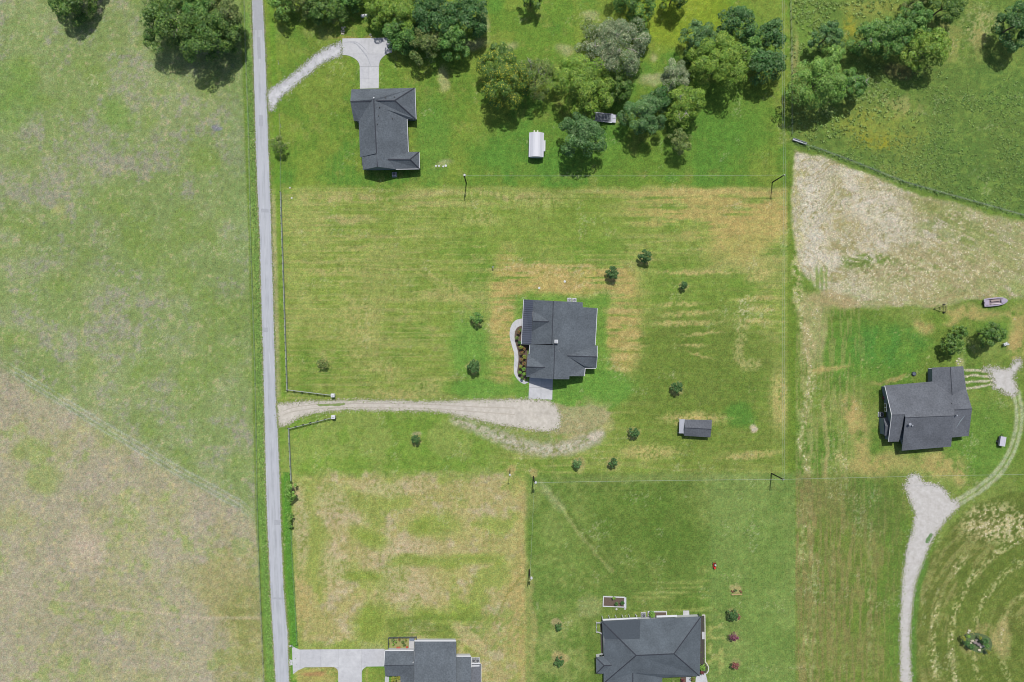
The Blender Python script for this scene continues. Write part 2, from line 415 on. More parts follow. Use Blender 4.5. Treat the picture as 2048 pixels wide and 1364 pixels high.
    mix(ln, (124, 160, 72), 0.9); mix(ln*sst(n2, .45, .6), (148, 164, 92), .6); mix(ln*sst(n3, .55, .7), (112, 158, 62), .5)
    # worn area east of the lane, second gravel arc
    mix(ell(1150, 850, 75, 48, 0, .5)*sst(n3, .38, .62), (176, 164, 124), 0.75)
    mix(ell(1180, 838, 55, 20, -.4, .5)*sst(n3, .4, .6), (188, 170, 132), 0.6)
    d = linedist(sx, sy, [(915, 836), (950, 850), (985, 866), (1030, 888), (1085, 899), (1130, 897), (1165, 886), (1195, 872)])
    mix((1-sst(d, 8, 22))*sst(tiny*.5+fin*.5, .12, .5), (172, 168, 146), 0.85)
    mix((1-sst(d, 4, 11))*sst(tiny*.6+fin*.4, .3, .7), (196, 190, 176), 0.6)
    mix(ell(1190, 872, 17, 8, -.2, .3, False), (192, 184, 166), 0.85)
    mix(ell(1015, 862, 60, 12, .25)*sst(tiny, .4, .6), (150, 156, 120), .5)
    mix(ell(1100, 868, 40, 10)*sst(tiny, .2, .5), (118, 146, 78), .6); mix(ell(1190, 845, 26, 12, -.7), (112, 142, 70), .6)
    mix((1-sst(linedist(sx, sy, [(870, 827), (930, 838), (985, 852)]), 2, 6)), (112, 142, 60), .4)
    # ---------- south-west dry field
    swp = rt*sst(wy*.5+Y*.5+(n3-.5)*26, 938, 962)*sst(X-xr(Y), 2, 5)*(1-sst(wx*.3+X*.7, 1048, 1062))
    swf = swp*sst(X-np.interp(Y, [960, 1100, 1200, 1290], [583, 586, 591, 596]), -2, 2)
    mix(swp, (104, 158, 62))
    mix(swf*(1-sst(Y, 1276, 1290)*(1-sst(X, 780, 790))), (170, 166, 106))
    mix(swf*sst(n2, .44, .6), (180, 170, 120), .7)
    mix(swf*sst(n3, .52, .72), (188, 176, 146), .7)
    mix(swf*sst(fbm(X, Y, 50, 91, 5), .48, .64), (148, 164, 84), .85)
    mix(swf*sst(vt*.5+hz*.5, .54, .68), (146, 156, 84), .5)
    for e in ((660, 1010, 36, 34), (690, 1040, 40, 20), (790, 1120, 70, 30), (810, 1090, 50, 20), (670, 1130, 30, 60), (780, 975, 80, 16), (600, 1060, 12, 90), (820, 1180, 60, 30), (600, 1200, 20, 60), (1040, 1200, 30, 100)):
        mix(swf*ell(*e, 0, .5)*sst(tiny*.4+fin*.6, .3, .5), (192, 176, 146) if e[1] < 1195 else (184, 166, 112), .55)
    for e in ((740, 1075, 45, 18, .4), (870, 1050, 50, 24), (820, 1122, 40, 14), (930, 1215, 30, 18), (720, 1150, 40, 8), (930, 1120, 90, 14), (740, 1245, 30, 40, .6), (890, 1235, 90, 14)):
        mix(swf*ell(e[0], e[1], e[2], e[3], e[4] if len(e) > 4 else 0, .5), (134, 160, 70), .65)
    mix(swf*inpoly(wx, wy, [(780, 1228), (960, 1228), (960, 1276), (780, 1276)], 6)*sst(hz, .42, .56), (112, 140, 64), .65)
    mix(swf*ell(1000, 1260, 60, 50)*sst(fbm(X, Y, 6, 95, 3, 2.2, 4)*.6+fin*.4, .44, .6), (124, 150, 74), .55)
    mix(swp*ell(940, 1275, 50, 14, .8), (198, 182, 138), .6)
    mix(swp*sst(X, 1028, 1042)*sst(n3, .3, .5), (172, 158, 98), .5)
    d = linedist(sx, sy, [(1052, 1145), (1020, 1180), (1000, 1220), (985, 1250)])
    mix((1-sst(d, 1, 4))*sst(fin, .3, .5), (128, 128, 66), .55)
    mix(rt*inpoly(wx, wy, [(585, 1335), (680, 1335), (680, 1400), (585, 1400)], 3)*sst(n3, .35, .55), (168, 162, 94), .8)
    mix(ell(628, 1350, 26, 6), (166, 130, 92), .8)
    mix(rt*inpoly(X, Y, [(724, 1336), (770, 1336), (770, 1400), (724, 1400)], 3), (134, 158, 74), .9)
    mix(rt*inpoly(X, Y, [(724, 1336), (770, 1336), (770, 1400), (724, 1400)], 3)*sst(vt, .5, .6), (168, 164, 96), .6)
    # ---------- south centre lawn
    sc = sst(wx*.3+X*.7, 1046, 1064)*sst(wy*.3+Y*.7, 940, 956)*(1-sst(X, 1590, 1592))
    mix(sc, (112, 144, 72)); mix(sc*sst(n2, .44, .6), (136, 156, 88), .65); mix(sc*sst(n3, .54, .7), (146, 156, 88), .4); mix(sc*sst(fbm(X, Y, 70, 97, 5), .52, .7), (98, 134, 60), .7)
    mix(sc*sst(n3*.5+fin*.5, .54, .7), (150, 162, 100), .35)
    mix(sc*sst(X, 1416, 1424)*sst(np.sin(X*1.05+fin*2), -.2, .9), (132, 158, 92), .4)
    mix(sc*sst(X, 1416, 1424), (124, 154, 88), .5)
    mix(sc*(1-sst(X, 1380, 1416))*sst(wx, 1120, 1180), (100, 128, 58), .35)
    mix(sc*ell(1300, 1040, 110, 70), (98, 134, 58), .5); mix(sc*ell(1130, 1060, 60, 90), (132, 156, 84), .4)
    mix(sc*ell(1110, 1290, 60, 80)*sst(n3, .4, .6), (150, 162, 96), .6); mix(sc*ell(1060, 1260, 10, 110), (172, 160, 104), .6)
    mix(sc*inpoly(wx, wy, [(1270, 1160), (1420, 1160), (1420, 1232), (1270, 1232)], 8)*sst(hz, .45, .6), (158, 166, 96), .55)
    mix(sc*ell(1430, 1290, 22, 70)*sst(vnoise(X, Y, 7, 101, 0, 1.6), .5, .7), (172, 172, 102), .65)
    mix(sc*ell(1180, 1215, 26, 22), (170, 166, 120), .45); mix(sc*ell(1330, 955, 200, 10), (150, 162, 104), .4)
    d = linedist(sx, sy, [(1085, 970), (1110, 1000), (1165, 1075), (1225, 1145)])
    mix(sc*(1-sst(d, 1.5, 5)), (164, 164, 108), .5); mix(sc*(1-sst(linedist(sx, sy, [(1100, 972), (1160, 1058), (1215, 1120)]), .8, 3)), (88, 112, 52), .45)
    mix(sc*(1-sst(linedist(sx, sy, [(1085, 970), (1120, 1015)]), 4, 16)), (166, 172, 128), .45)
    mix(ell(1472, 1179, 12, 10, 0, .3, False), (176, 164, 114), .8)
    mix(ell(1119, 1247, 10, 9), (186, 166, 130), .7); mix(ell(1121, 1318, 14, 11), (184, 166, 118), .7)
    mix(ell(1157, 928, 15, 14, 0, .4), (176, 166, 116), .55); mix(ell(1228, 926, 14, 13, 0, .4), (160, 156, 96), .5)
    mix(ell(833, 868, 9, 4, 0, .5, False), (176, 170, 136), .8)
    for e in ((1018, 938, 10, 12), (1067, 946, 9, 8)): mix(ell(*e), (180, 162, 110), .7)
    # ---------- east parcels
    ea = sst(X, 1590, 1593)*sst(Y, 590, 612)
    mix(ea, (114, 144, 66)); mix(ea*sst(n2, .44, .6), (136, 152, 84), .6); mix(ea*sst(fbm(X, Y, 60, 103, 5), .52, .7), (94, 136, 58), .7)
    mix(ea*ell(1740, 700, 110, 60), (100, 150, 64), .75); mix(ea*ell(1770, 690, 80, 40)*sst(n3, .4, .6), (84, 144, 66), .6)
    mix(ea*ell(1960, 880, 70, 80), (96, 146, 62), .6)
    vt2 = fbm(X, Y, 3.2, 187, 3, math.pi/2, 12)
    mix(ea*sst(vt2, .46, .62)*(1-sst(wx, 1690, 1770)), (160, 156, 102), .5)
    mix(ea*(1-sst(np.abs(wx-1612), 10, 26))*sst(fbm(X, Y, 6, 107, 3, math.pi/2, 2.5), .42, .58), (176, 168, 120), .5)
    mix(ea*(1-sst(np.abs(sx-1612-8*np.sin(Y/37)), 3, 12))*sst(tiny*.5+fin*.5, .46, .66), (202, 194, 150), .5)
    mix(ea*(1-sst(np.abs(wx-1628), 14, 34))*(1-sst(Y, 690, 760)), (184, 170, 130), .6)
    mix(ea*inpoly(wx, wy, [(1593, 962), (1690, 962), (1680, 1040), (1593, 1040)], 16), (138, 124, 86), .5)
    mix(ea*sst(Y, 1000, 1050)*(1-sst(wx, 1760, 1800))*sst(vt2*.7+n2*.3, .44, .58), (150, 138, 90), .55)
    mix(ea*sst(Y, 1040, 1060)*(1-sst(np.abs(sx-1625-6*np.sin(Y/60)), 2, 8))*sst(fbm(X, Y, 4, 111, 2, math.pi/2, 2.2), .46, .62), (204, 198, 150), .6)
    mix(ea*sst(Y, 1030, 1060)*(1-sst(np.abs(sx-1740), 2, 7))*sst(fbm(X, Y, 4, 113, 2, math.pi/2, 2), .5, .66), (196, 190, 140), .7)
    mix(ea*sst(Y, 1060, 1100)*(1-sst(np.abs(sx-1665), 2, 8))*sst(fbm(X, Y, 4, 115, 2, math.pi/2, 2), .5, .66), (190, 180, 128), .6)
    mix(ea*(1-sst(np.abs(wx-1652), 2, 6))*sst(Y, 780, 800)*(1-sst(Y, 960, 990)), (180, 164, 116), .55)
    mix(ea*ell(1685, 920, 24, 12, .8)*sst(tiny, .3, .6), (190, 184, 130), .6)
    for e in ((1718, 860, 18, 60, -.25), (1760, 930, 60, 24), (1880, 930, 50, 26), (1920, 955, 16, 24), (1846, 648, 18, 20), (1960, 630, 80, 14, .1), (2040, 660, 22, 50), (1900, 640, 20, 10), (2036, 690, 20, 30), (1660, 735, 40, 6, -.2), (1795, 755, 50, 5, -.15), (1700, 820, 12, 26, -.2)):
        mix(ea*ell(e[0], e[1], e[2], e[3], e[4] if len(e) > 4 else 0, .45)*sst(n3, .25, .48), (180, 162, 106), .75)
    mix(ea*ell(1870, 635, 34, 14), (106, 148, 58), .6); mix(ea*ell(1990, 655, 40, 24), (104, 150, 62), .5)
    mix(ea*ell(1780, 720, 100, 60)*sst(vnoise(X, Y, 5, 117), .84, .95), (196, 190, 140), .6)
    mix(ea*ell(1740, 1010, 50, 60), (92, 130, 66), .55); mix(ea*ell(1790, 1150, 24, 200, 0), (98, 142, 62), .6)
    mix(ea*(1-sst(linedist(sx, sy, [(1922, 720), (1918, 735)]), 4, 12)), (190, 184, 140), .6)
    mix(ea*sst(wy, 930, 980)*(1-sst(wx, 1800, 1830))*sst(n2*.6+n3*.4, .3, .55), (108, 122, 62), .45)
    mix(ea*sst(wy, 930, 980)*(1-sst(wx, 1800, 1830))*sst(vt2, .5, .66), (140, 130, 84), .35)
    # south-east round field: streaks follow the curve of the drive
    ce = inpoly(wx*.3+X*.7, wy*.3+Y*.7, [(1836, 1400), (1832, 1280), (1838, 1190), (1858, 1120), (1900, 1050), (1960, 1005), (2020, 985), (2500, 960), (2500, 1500)], 5)
    th = np.arctan2(Y-1290, X-2130)*240; rr_ = np.hypot(X-2130, Y-1290)
    st = fbm(rr_, th, 5, 121, 3, math.pi/2, 14)
    mix(ce, (108, 122, 60)); mix(ce*sst(st*.7+fin*.3, .44, .6), (152, 150, 96), .55); mix(ce*sst(n2, .46, .6), (104, 128, 58), .7)
    stf = fbm(rr_, th, 4, 125, 3, math.pi/2, 2.4)
    wind = (1-sst(np.abs(rr_-262-8*fin), 4, 12)) + (1-sst(np.abs(rr_-225-8*fin), 3, 10)) + (1-sst(np.abs(rr_-180-10*fin), 3, 9))*.8 + (1-sst(np.abs(rr_-130), 3, 9))*.7
    mix(ce*np.clip(wind, 0, 1)*sst(stf*.6+tiny*.4, .46, .6)*sst(n2, .3, .55), (200, 194, 144), .7)
    mix(ce*ell(1990, 1045, 70, 40)*sst(tiny*.5+fin*.5, .4, .6), (204, 192, 150), .7)
    mix(ce*ell(1955, 1280, 40, 34, .3)*sst(stf, .35, .5), (164, 146, 104), .5)
    mix(ce*ell(2005, 1280, 20, 40), (186, 170, 120), .6)
    mix(inpoly(wx*.3+X*.7, Y, [(1836, 1400), (1832, 1280), (1838, 1190), (1858, 1120), (1845, 1120), (1826, 1190), (1822, 1280), (1824, 1400)], 3), (94, 138, 64), .8)
    # twin wheel tracks of the east drive and the fan of tracks at the garage
    for off in (-5.2, 5.2):
        base = smooth_poly([(1914, 1006), (1960, 977), (1997, 945), (2022, 905), (2036, 860), (2039, 820), (2032, 785)], 6)
        q = []
        for i in range(len(base)):
            a = Vector(base[max(i-1, 0)]); b = Vector(base[min(i+1, len(base)-1)]); t = (b-a).normalized()
            q.append((base[i][0]-t.y*off, base[i][1]+t.x*off))
        d = linedist(sx*.35+X*.65, sy*.35+Y*.65, q)
        mix((1-sst(d, 2.2, 5.2))*sst(tiny, -.6, .4), (182, 188, 160), .8)
    mix((1-sst(linedist(X, Y, [(1914, 1006), (1960, 977), (1997, 945), (2022, 905), (2036, 860), (2039, 820), (2032, 785)]), 8, 13)), (156, 170, 120), .3)
    for y0 in (740, 751.5, 764, 776.5):
        d = linedist(sx*.3+X*.7, sy*.3+Y*.7, [(1926, y0+1), (1945, y0-1), (1985, y0*.6+757*.4)])
        mix((1-sst(d, 1.2, 3.0)), (198, 192, 170), .9)
    # ---------- cut hay field
    hy = inpoly(wx*.5+X*.5, wy*.6+Y*.4, HAY, 6)
    hy = hy*(1-.75*sst(Y, 520, 620)*sst(n3*.6+fin*.4, .42, .56))*(1-.45*sst(X, 1850, 2000)*sst(n2*.5+n3*.5, .4, .56))
    hx = X + (fbm(X, Y, 90, 161, 3)-.5)*110; hy_ = Y + (fbm(X, Y, 90, 165, 3)-.5)*80
    ex = (hx-1790)/1.5; ey = (hy_-474); er = np.hypot(ex, ey); et = np.arctan2(ey, ex)*110
    hs = fbm(er, et, 5, 131, 4, math.pi/2, 3.5, .75)
    dia = fbm(X, Y, 5, 137, 4, 0.42, 9, .65)
    k = sst(X, 1760, 1900); hs2 = hs*(1-k) + dia*k
    mix(hy, (182, 172, 134))
    west = 1-sst(wx, 1830, 2000)
    mix(hy*sst(hs2+west*.06, .38, .56), (200, 192, 168), .85); mix(hy*west*sst(hs2*.6+n3*.4, .42, .58), (214, 208, 192), .8)
    mix(hy*(1-sst(hs2, .30, .44)), (166, 156, 110), .5)
    mix(hy*(1-sst(n3*.6+hs2*.4, .36, .47))*(.3+.7*k), (132, 148, 86), .8)
    pale = np.clip(ell(1625, 430, 40, 130, .1, .5) + ell(1750, 420, 90, 34, .4, .5) + ell(1690, 560, 60, 24, .5, .5) + ell(1660, 330, 60, 20, .3, .5), 0, 1)
    tn = (1-pale*.85)*sst(fbm(X, Y, 75, 171, 4)+k*.08, .42, .56)
    mix(hy*tn, (174, 164, 124), .75)
    mix(hy*tn*sst(hs2*.6+n3*.4, .48, .58), (136, 148, 86), .75)
    mix(hy*tn*sst(tiny*.5+hs2*.5, .56, .66), (204, 198, 160), .6)
    mix(hy*k*sst(n2, .42, .58), (170, 164, 116), .6)
    mix(hy*k*sst(dia*.5+n3*.5, .5, .62), (136, 150, 88), .6)
    mix(hy*ell(1702, 462, 42, 44, .2, .6)*sst(n3*.5+tiny*.5, .3, .55), (168, 158, 114), .65)
    mix(hy*ell(1625, 440, 26, 110, .05, .6)*sst(tiny*.5+hs2*.5, .3, .5), (216, 211, 196), .6)
    mix(hy*ell(1770, 440, 60, 22, .4, .6)*sst(tiny*.5+hs2*.5, .3, .5), (214, 208, 192), .6)
    mix(hy*ell(1735, 525, 60, 14)*sst(hs2, .62, .4), (110, 138, 66), .8)
    mix(hy*ell(1920, 440, 80, 16, .42)*sst(dia, .6, .4), (128, 142, 76), .8); mix(hy*ell(1950, 480, 90, 24, .42)*sst(dia, .6, .42), (132, 150, 84), .6)
    mix(hy*ell(1860, 600, 180, 10, -.1)*sst(n3, .4, .6), (172, 158, 110), .7)
    mix(sst(X, 1588, 1592)*ell(1660, 600, 55, 16, .1), (180, 164, 122), .8)
    mix(ell(1640, 560, 24, 30)*sst(vt, .45, .6), (120, 150, 74), .7)
    edge = (1-sst(np.abs(wx-1598), 6, 16))*sst(Y, 320, 340)*(1-sst(Y, 600, 640))
    mix(edge*sst(fbm(X, Y, 5, 141, 3, .8, 2), .42, .6), (190, 186, 132), .8)
    # ---------- north-east pasture
    dyl = np.interp(X, [a for a, b in DIAG], [b for a, b in DIAG])
    ne = sst(X, 1580, 1583)*(1-sst(Y-dyl, -2, 2))
    mix(ne, (108, 140, 70)); mix(ne*sst(n2, .44, .6), (134, 152, 78), .6)
    mix(ne*sst(wx, 1800, 1900)*sst(wy, 90, 160), (98, 134, 70), .6)
    mix(ne*sst(fin, .5, .7), (128, 156, 78), .5); mix(ne*sst(tiny, .6, .85), (88, 122, 58), .35)
    mix(ne*ell(1760, 260, 90, 40, .2)*sst(n3, .35, .6), (152, 156, 66), .6); mix(ne*ell(1795, 210, 50, 26)*sst(n3, .4, .6), (168, 160, 104), .55)
    mix(ne*ell(1750, 285, 44, 14)*sst(fin, .4, .6), (158, 148, 40), .55); mix(ne*ell(1700, 60, 14, 34)*sst(fin, .3, .6), (160, 146, 48), .6)
    mix(ne*ell(1960, 50, 34, 40)*sst(n3*.5+tiny*.5, .35, .6), (186, 176, 132), .6); mix(ne*ell(1920, 70, 60, 60)*sst(n3, .35, .6), (160, 156, 92), .6)
    mix(ne*ell(1750, 15, 60, 16), (150, 152, 76), .5); mix(ne*ell(1610, 60, 24, 60), (112, 156, 72), .6)
    mix(ne*ell(1590, 120, 6, 50), (170, 162, 110), .6); mix(ne*ell(1800, 140, 36, 16), (120, 104, 76), .5)
    mix((1-sst(np.abs(Y-dyl), 3, 9))*sst(X, 1582, 1586), (104, 138, 74), .75)
    mix((1-sst(np.abs(Y-dyl+2), 1, 3))*sst(X, 1610, 1640), (132, 148, 118), .5)
    # bare strip under the east fence line of the north parcel
    for poly, col in HALOS:
        x0 = min(q[0] for q in poly)-14; x1 = max(q[0] for q in poly)+14; y0 = min(q[1] for q in poly)-14; y1 = max(q[1] for q in poly)+14
        s_ = (X > x0) & (X < x1) & (Y > y0) & (Y < y1)
        if s_.any():
            m_ = np.zeros(X.shape, np.float32); m_[s_] = inpoly(sx[s_]*.6+X[s_]*.4, sy[s_]*.6+Y[s_]*.4, poly, 3.4)
            mix(m_*sst(tiny*.6+fin*.4+m_*.5, .42, .62), col, .85)
    for (x_, y_, r_) in RINGS:
        s_ = (np.abs(X-x_) < r_+12) & (np.abs(Y-y_) < r_+12)
        if s_.any():
            m_ = np.zeros(X.shape, np.float32); m_[s_] = 1-sst(np.hypot(sx[s_]-x_, sy[s_]-y_), r_-1, r_+5); mix(m_*sst(tiny*.5+fin*.5, .2, .5), (162, 150, 104), .6)
    # overall fine variation
    v = 1 + (fin-.5)*.20 + (tiny-.5)*.16 + (big-.5)*.08
    g = (C[..., 1]-np.maximum(C[..., 0], C[..., 2]))/(C[..., 1]+1)
    gk = sst(g, .03, .24)
    C[..., 0] *= 1-.02*gk; C[..., 1] *= 1-.05*gk; C[..., 2] *= 1-.10*gk
    C *= v[..., None]
    # scattered pale bits
    sp = vnoise(X, Y, 2.2, 151)*vnoise(X, Y, 31, 153)
    mix(sst(sp, .60, .75)*(0.6), (206, 204, 176), .6)
    return np.clip(C, 0, 255)

def axis(lo, hi, step, far):
    a = list(np.arange(lo, hi+step/2, step)); s_ = step; x = a[-1]; out = []
    while x < far: s_ *= 1.45; x += s_; out.append(min(x, far))
    s_ = step; x = lo; pre = []
    while x > -far: s_ *= 1.45; x -= s_; pre.append(max(x, -far))
    return np.array(pre[::-1] + a + out)
def build_ground():
    gx = axis(-160, 160, 0.36, 3000.0); gy = axis(-108, 108, 0.36, 3000.0)
    XX, YY = np.meshgrid(gx, gy)
    n, m_ = XX.shape
    px = XX/S + 1024; py = 682 - YY/S
    C = ground_color(px.ravel(), py.ravel())/255.0
    ou = np.maximum(np.maximum(-px, px-2048), np.maximum(-py, py-1364)).ravel(); om = sst(ou, 60, 700)[:, None]
    C = C*(1-om) + om*np.array([124, 148, 84])/255*(.9+.2*fbm(px.ravel(), py.ravel(), 1500, 301, 3))[:, None]
    C = np.where(C <= .04045, C/12.92, ((C+.055)/1.055)**2.4)/GAIN
    me = bpy.data.meshes.new('ground')
    co = np.stack([XX.ravel(), YY.ravel(), np.zeros(n*m_)], 1).astype(np.float32)
    idx = np.arange(n*m_).reshape(n, m_)
    q = np.stack([idx[:-1, :-1].ravel(), idx[:-1, 1:].ravel(), idx[1:, 1:].ravel(), idx[1:, :-1].ravel()], 1).astype(np.int32)
    me.vertices.add(n*m_); me.vertices.foreach_set('co', co.ravel())
    me.loops.add(q.size); me.loops.foreach_set('vertex_index', q.ravel())
    me.polygons.add(len(q)); me.polygons.foreach_set('loop_start', np.arange(0, q.size, 4, dtype=np.int32))
    me.update(calc_edges=True)
    at = me.color_attributes.new('cover', 'FLOAT_COLOR', 'POINT')
    at.data.foreach_set('color', np.concatenate([C, np.ones((len(C), 1))], 1).astype(np.float32).ravel())
    m = bpy.data.materials.new('grass_and_soil'); m.use_nodes = True
    nt = m.node_tree; b = nt.nodes['Principled BSDF']; b.inputs['Roughness'].default_value = 0.95
    b.inputs['Specular IOR Level'].default_value = 0.1
    ca = nt.nodes.new('ShaderNodeVertexColor'); ca.layer_name = 'cover'
    tc = nt.nodes.new('ShaderNodeTexCoord')
    n1 = nt.nodes.new('ShaderNodeTexNoise'); n1.inputs['Scale'].default_value = 2.6; n1.inputs['Detail'].default_value = 4; n1.inputs['Roughness'].default_value = .75
    n2 = nt.nodes.new('ShaderNodeTexNoise'); n2.inputs['Scale'].default_value = 1.1; n2.inputs['Detail'].default_value = 5; n2.inputs['Roughness'].default_value = .7
    nt.links.new(tc.outputs['Object'], n1.inputs[0]); nt.links.new(tc.outputs['Object'], n2.inputs[0])
    mr = nt.nodes.new('ShaderNodeMapRange'); mr.inputs[1].default_value = .3; mr.inputs[2].default_value = .7; mr.inputs[3].default_value = .55; mr.inputs[4].default_value = 1.45
    nt.links.new(n1.outputs[0], mr.inputs[0])
    mul = nt.nodes.new('ShaderNodeVectorMath'); mul.operation = 'SCALE'
    nt.links.new(ca.outputs[0], mul.inputs[0]); nt.links.new(mr.outputs[0], mul.inputs['Scale'])
    # warm / cool drift
    cr = nt.nodes.new('ShaderNodeValToRGB'); cr.color_ramp.elements[0].position = .36; cr.color_ramp.elements[1].position = .64
    cr.color_ramp.elements[0].color = (.87, .98, .94, 1); cr.color_ramp.elements[1].color = (1.14, 1.02, .99, 1)
    nt.links.new(n2.outputs[0], cr.inputs[0])
    m2 = nt.nodes.new('ShaderNodeVectorMath'); m2.operation = 'MULTIPLY'
    nt.links.new(mul.outputs[0], m2.inputs[0]); nt.links.new(cr.outputs[0], m2.inputs[1])
    nt.links.new(m2.outputs[0], b.inputs['Base Color'])
    bp = nt.nodes.new('ShaderNodeBump'); bp.inputs['Strength'].default_value = .5; bp.inputs['Distance'].default_value = .12
    nt.links.new(n1.outputs[0], bp.inputs['Height']); nt.links.new(bp.outputs[0], b.inputs['Normal'])
    me.materials.append(m)
    return struct(link('ground', me))
build_ground()

# ------------------------------------------------------------------ road, drives, paving
M_ROAD = mat('chipseal', (172, 176, 182), var=.10, vscale=.5, stretch=(3, .18, 1), var2=(192, 195, 200), fade=.07)
M_GRAV = mat('gravel_tan', (196, 188, 174), var=.16, vscale=.9, bump=.5, var2=(206, 201, 190), fade=.07)
M_GRAV2 = mat('gravel_white', (186, 187, 190), var=.16, vscale=.6, stretch=(1,1,1), bump=.4, var2=(212, 212, 214), fade=.07)
M_CONC = mat('concrete', (196, 197, 200), var=.05, var2=(206, 207, 209), vscale=.9, fade=.07)
M_CONC_B = mat('concrete_b', (190, 191, 195), var=.05, var2=(202, 203, 206), vscale=.9)
M_JOINT = mat('joint_soil', (120, 122, 120))
YS = np.concatenate([np.arange(-11800, -380, 60), np.arange(-380, 1790, 4), np.arange(1800, 11800, 60)])
lpts = [(float(xl(y)), float(y)) for y in YS]
rpts = [(float(xr(y)), float(y)) for y in YS]
def jit_line(pts, amp, seed):
    r = random.Random(seed); o = []; w_ = 0
    for x, y in pts:
        w_ = .6*w_ + r.uniform(-1, 1)*amp*.5
        o.append((x+w_+r.uniform(-1, 1)*amp*.35, y))
    return o
# road as a strip mesh
def strip(name, A, B, z, m, parent=None):
    vs = []; fs = []
    for a, b in zip(A, B):
        vs += [P(*a) + Vector((0, 0, z)), P(*b) + Vector((0, 0, z))]
    for i in range(len(A)-1): fs.append((2*i, 2*i+1, 2*i+3, 2*i+2))
    mb = MB(); mb.add(vs, fs); return mb.build(name, m, parent)
struct(strip('road', jit_line(lpts, .9, 3), jit_line(rpts, 1.0, 4), .03, M_ROAD))
M_WHEEL = mat('worn_wheel_path', (188, 191, 197), var=.07, vscale=.6, stretch=(3, .15, 1)); M_PATCH = mat('road_patch', (172, 175, 181), var=.1, vscale=1.2)
for f in (.27, .72):
    mid_ = [(l[0]*(1-f)+r[0]*f, l[1]) for l, r in zip(lpts, rpts)]
    struct(strip('wheel_path', jit_line([(x-2.1, y) for x, y in mid_], .5, int(f*90)), jit_line([(x+2.1, y) for x, y in mid_], .5, int(f*70)), .034, M_WHEEL))
for (y0, y1, f0, f1, sd_) in ((-6, 60, .1, .9, 1), (75, 118, .35, .6, 2), (230, 252, .3, .62, 3), (418, 425, .2, .8, 4), (655, 664, .1, .5, 5), (1040, 1050, .5, .9, 6), (1195, 1199, .1, .95, 7), (180, 214, .85, 1.0, 8)):
    q = [(float(xl(y))*(1-f0)+float(xr(y))*f0, y) for y in np.linspace(y0, y1, 5)] + [(float(xl(y))*(1-f1)+float(xr(y))*f1, y) for y in np.linspace(y1, y0, 5)]
    struct(sheet('road_patch', ragged(q, 2.2, .6, sd_), .038, M_PATCH))

struct(sheet('gravel_lane', ragged(LANE, 1.6, 1.2, 5), .02, M_GRAV))
M_RUT = mat('gravel_rut', (188, 180, 166), var=.12, vscale=1.5, bump=.3)
for off in (-3.6, 4.4):
    q = smooth_poly([(566,826+off),(590,818+off),(640,812+off),(720,810.5+off),(800,811+off),(870,813+off),(950,818+off*1.2),(1030,822+off*1.6)], 6)
    struct(strip('wheel_rut', jit_line([(x, y-1.0) for x, y in q], .5, 21), jit_line([(x, y+1.0) for x, y in q], .5, 22), .0245, M_RUT))
struct(sheet('lane_grass_strip', ragged([(632,809),(650,807.5),(690,806.5),(692,810.5),(670,812),(640,812)], 1.5, 1.2, 6), .028, mat('strip_grass', (130, 150, 86), var=.25, vscale=2)))
struct(sheet('gravel_drive', ragged(NDRIVE, 1.6, 1.1, 8), .02, M_GRAV2))
struct(sheet('gravel_farm_drive', ragged(EDRIVE, 1.6, 1.2, 9), .02, mat('gravel_grey', (192, 187, 180), var=.12, vscale=.7, bump=.4, var2=(206, 204, 200))))
struct(sheet('gravel_yard', ragged(YARD, 1.6, 1.0, 10), .02, mat('gravel_grey', (0,0,0))))
struct(sheet('drive_grass_island', ragged([(1852,1078),(1862,1066),(1866,1068),(1858,1085),(1852,1086)], 1.2, .8, 12), .026, mat('island_grass', (104, 138, 84), var=.2)))

def clip_rect(poly, x0, y0, x1, y1):
    def clip(pts, f, inter):
        out = []
        for i in range(len(pts)):
            a = pts[i]; b = pts[(i+1) % len(pts)]
            fa, fb = f(a), f(b)
            if fa: out.append(a)
            if fa != fb: out.append(inter(a, b))
        return out
    def ix(v): return lambda a, b: (v, a[1]+(b[1]-a[1])*(v-a[0])/(b[0]-a[0]))
    def iy(v): return lambda a, b: (a[0]+(b[0]-a[0])*(v-a[1])/(b[1]-a[1]), v)
    for f, it in ((lambda p: p[0] >= x0, ix(x0)), (lambda p: p[0] <= x1, ix(x1)), (lambda p: p[1] >= y0, iy(y0)), (lambda p: p[1] <= y1, iy(y1))):
        if len(poly) < 3: return []
        poly = clip(poly, f, it)
    return poly
def slab_drive(name, regions, kind='structure'):
    """regions: list of (pixel polygon, xcuts, ycuts); each slab a part, recessed joints between"""
    root = bpy.data.objects.new(name, None); COL.objects.link(root); root['kind'] = kind
    allp = MB(); k = 0
    for poly, xc, yc in regions:
        w_ = [P(*p) for p in poly]
        allp.prism([(p.x, p.y) for p in w_], 0.004, 0.012)
        xs = [-1e4]+list(xc)+[1e4]; ys = [-1e4]+list(yc)+[1e4]
        for i in range(len(xs)-1):
            for j in range(len(ys)-1):
                c = clip_rect(poly, xs[i]+.16, ys[j]+.16, xs[i+1]-.16, ys[j+1]-.16)
                if len(c) < 3: continue
                ar = abs(sum(c[a][0]*c[(a+1) % len(c)][1]-c[(a+1) % len(c)][0]*c[a][1] for a in range(len(c))))/2
                if ar < 12: continue
                b = MB(); b.prism([(P(*p).x, P(*p).y) for p in c], .0, .05 + .003*(k % 3)); k += 1
                b.build('slab', (M_CONC, M_CONC_B)[k*7 % 3 == 0], root)
    allp.build('joint_bed', M_JOINT, root)
    return root
arcL = smooth_poly([(684.3,110),(696,111),(707.7,116),(716,123),(719.5,132)], 4)
arcR = smooth_poly([(758,132),(760,122),(767,113),(776,107),(784,105)], 4)
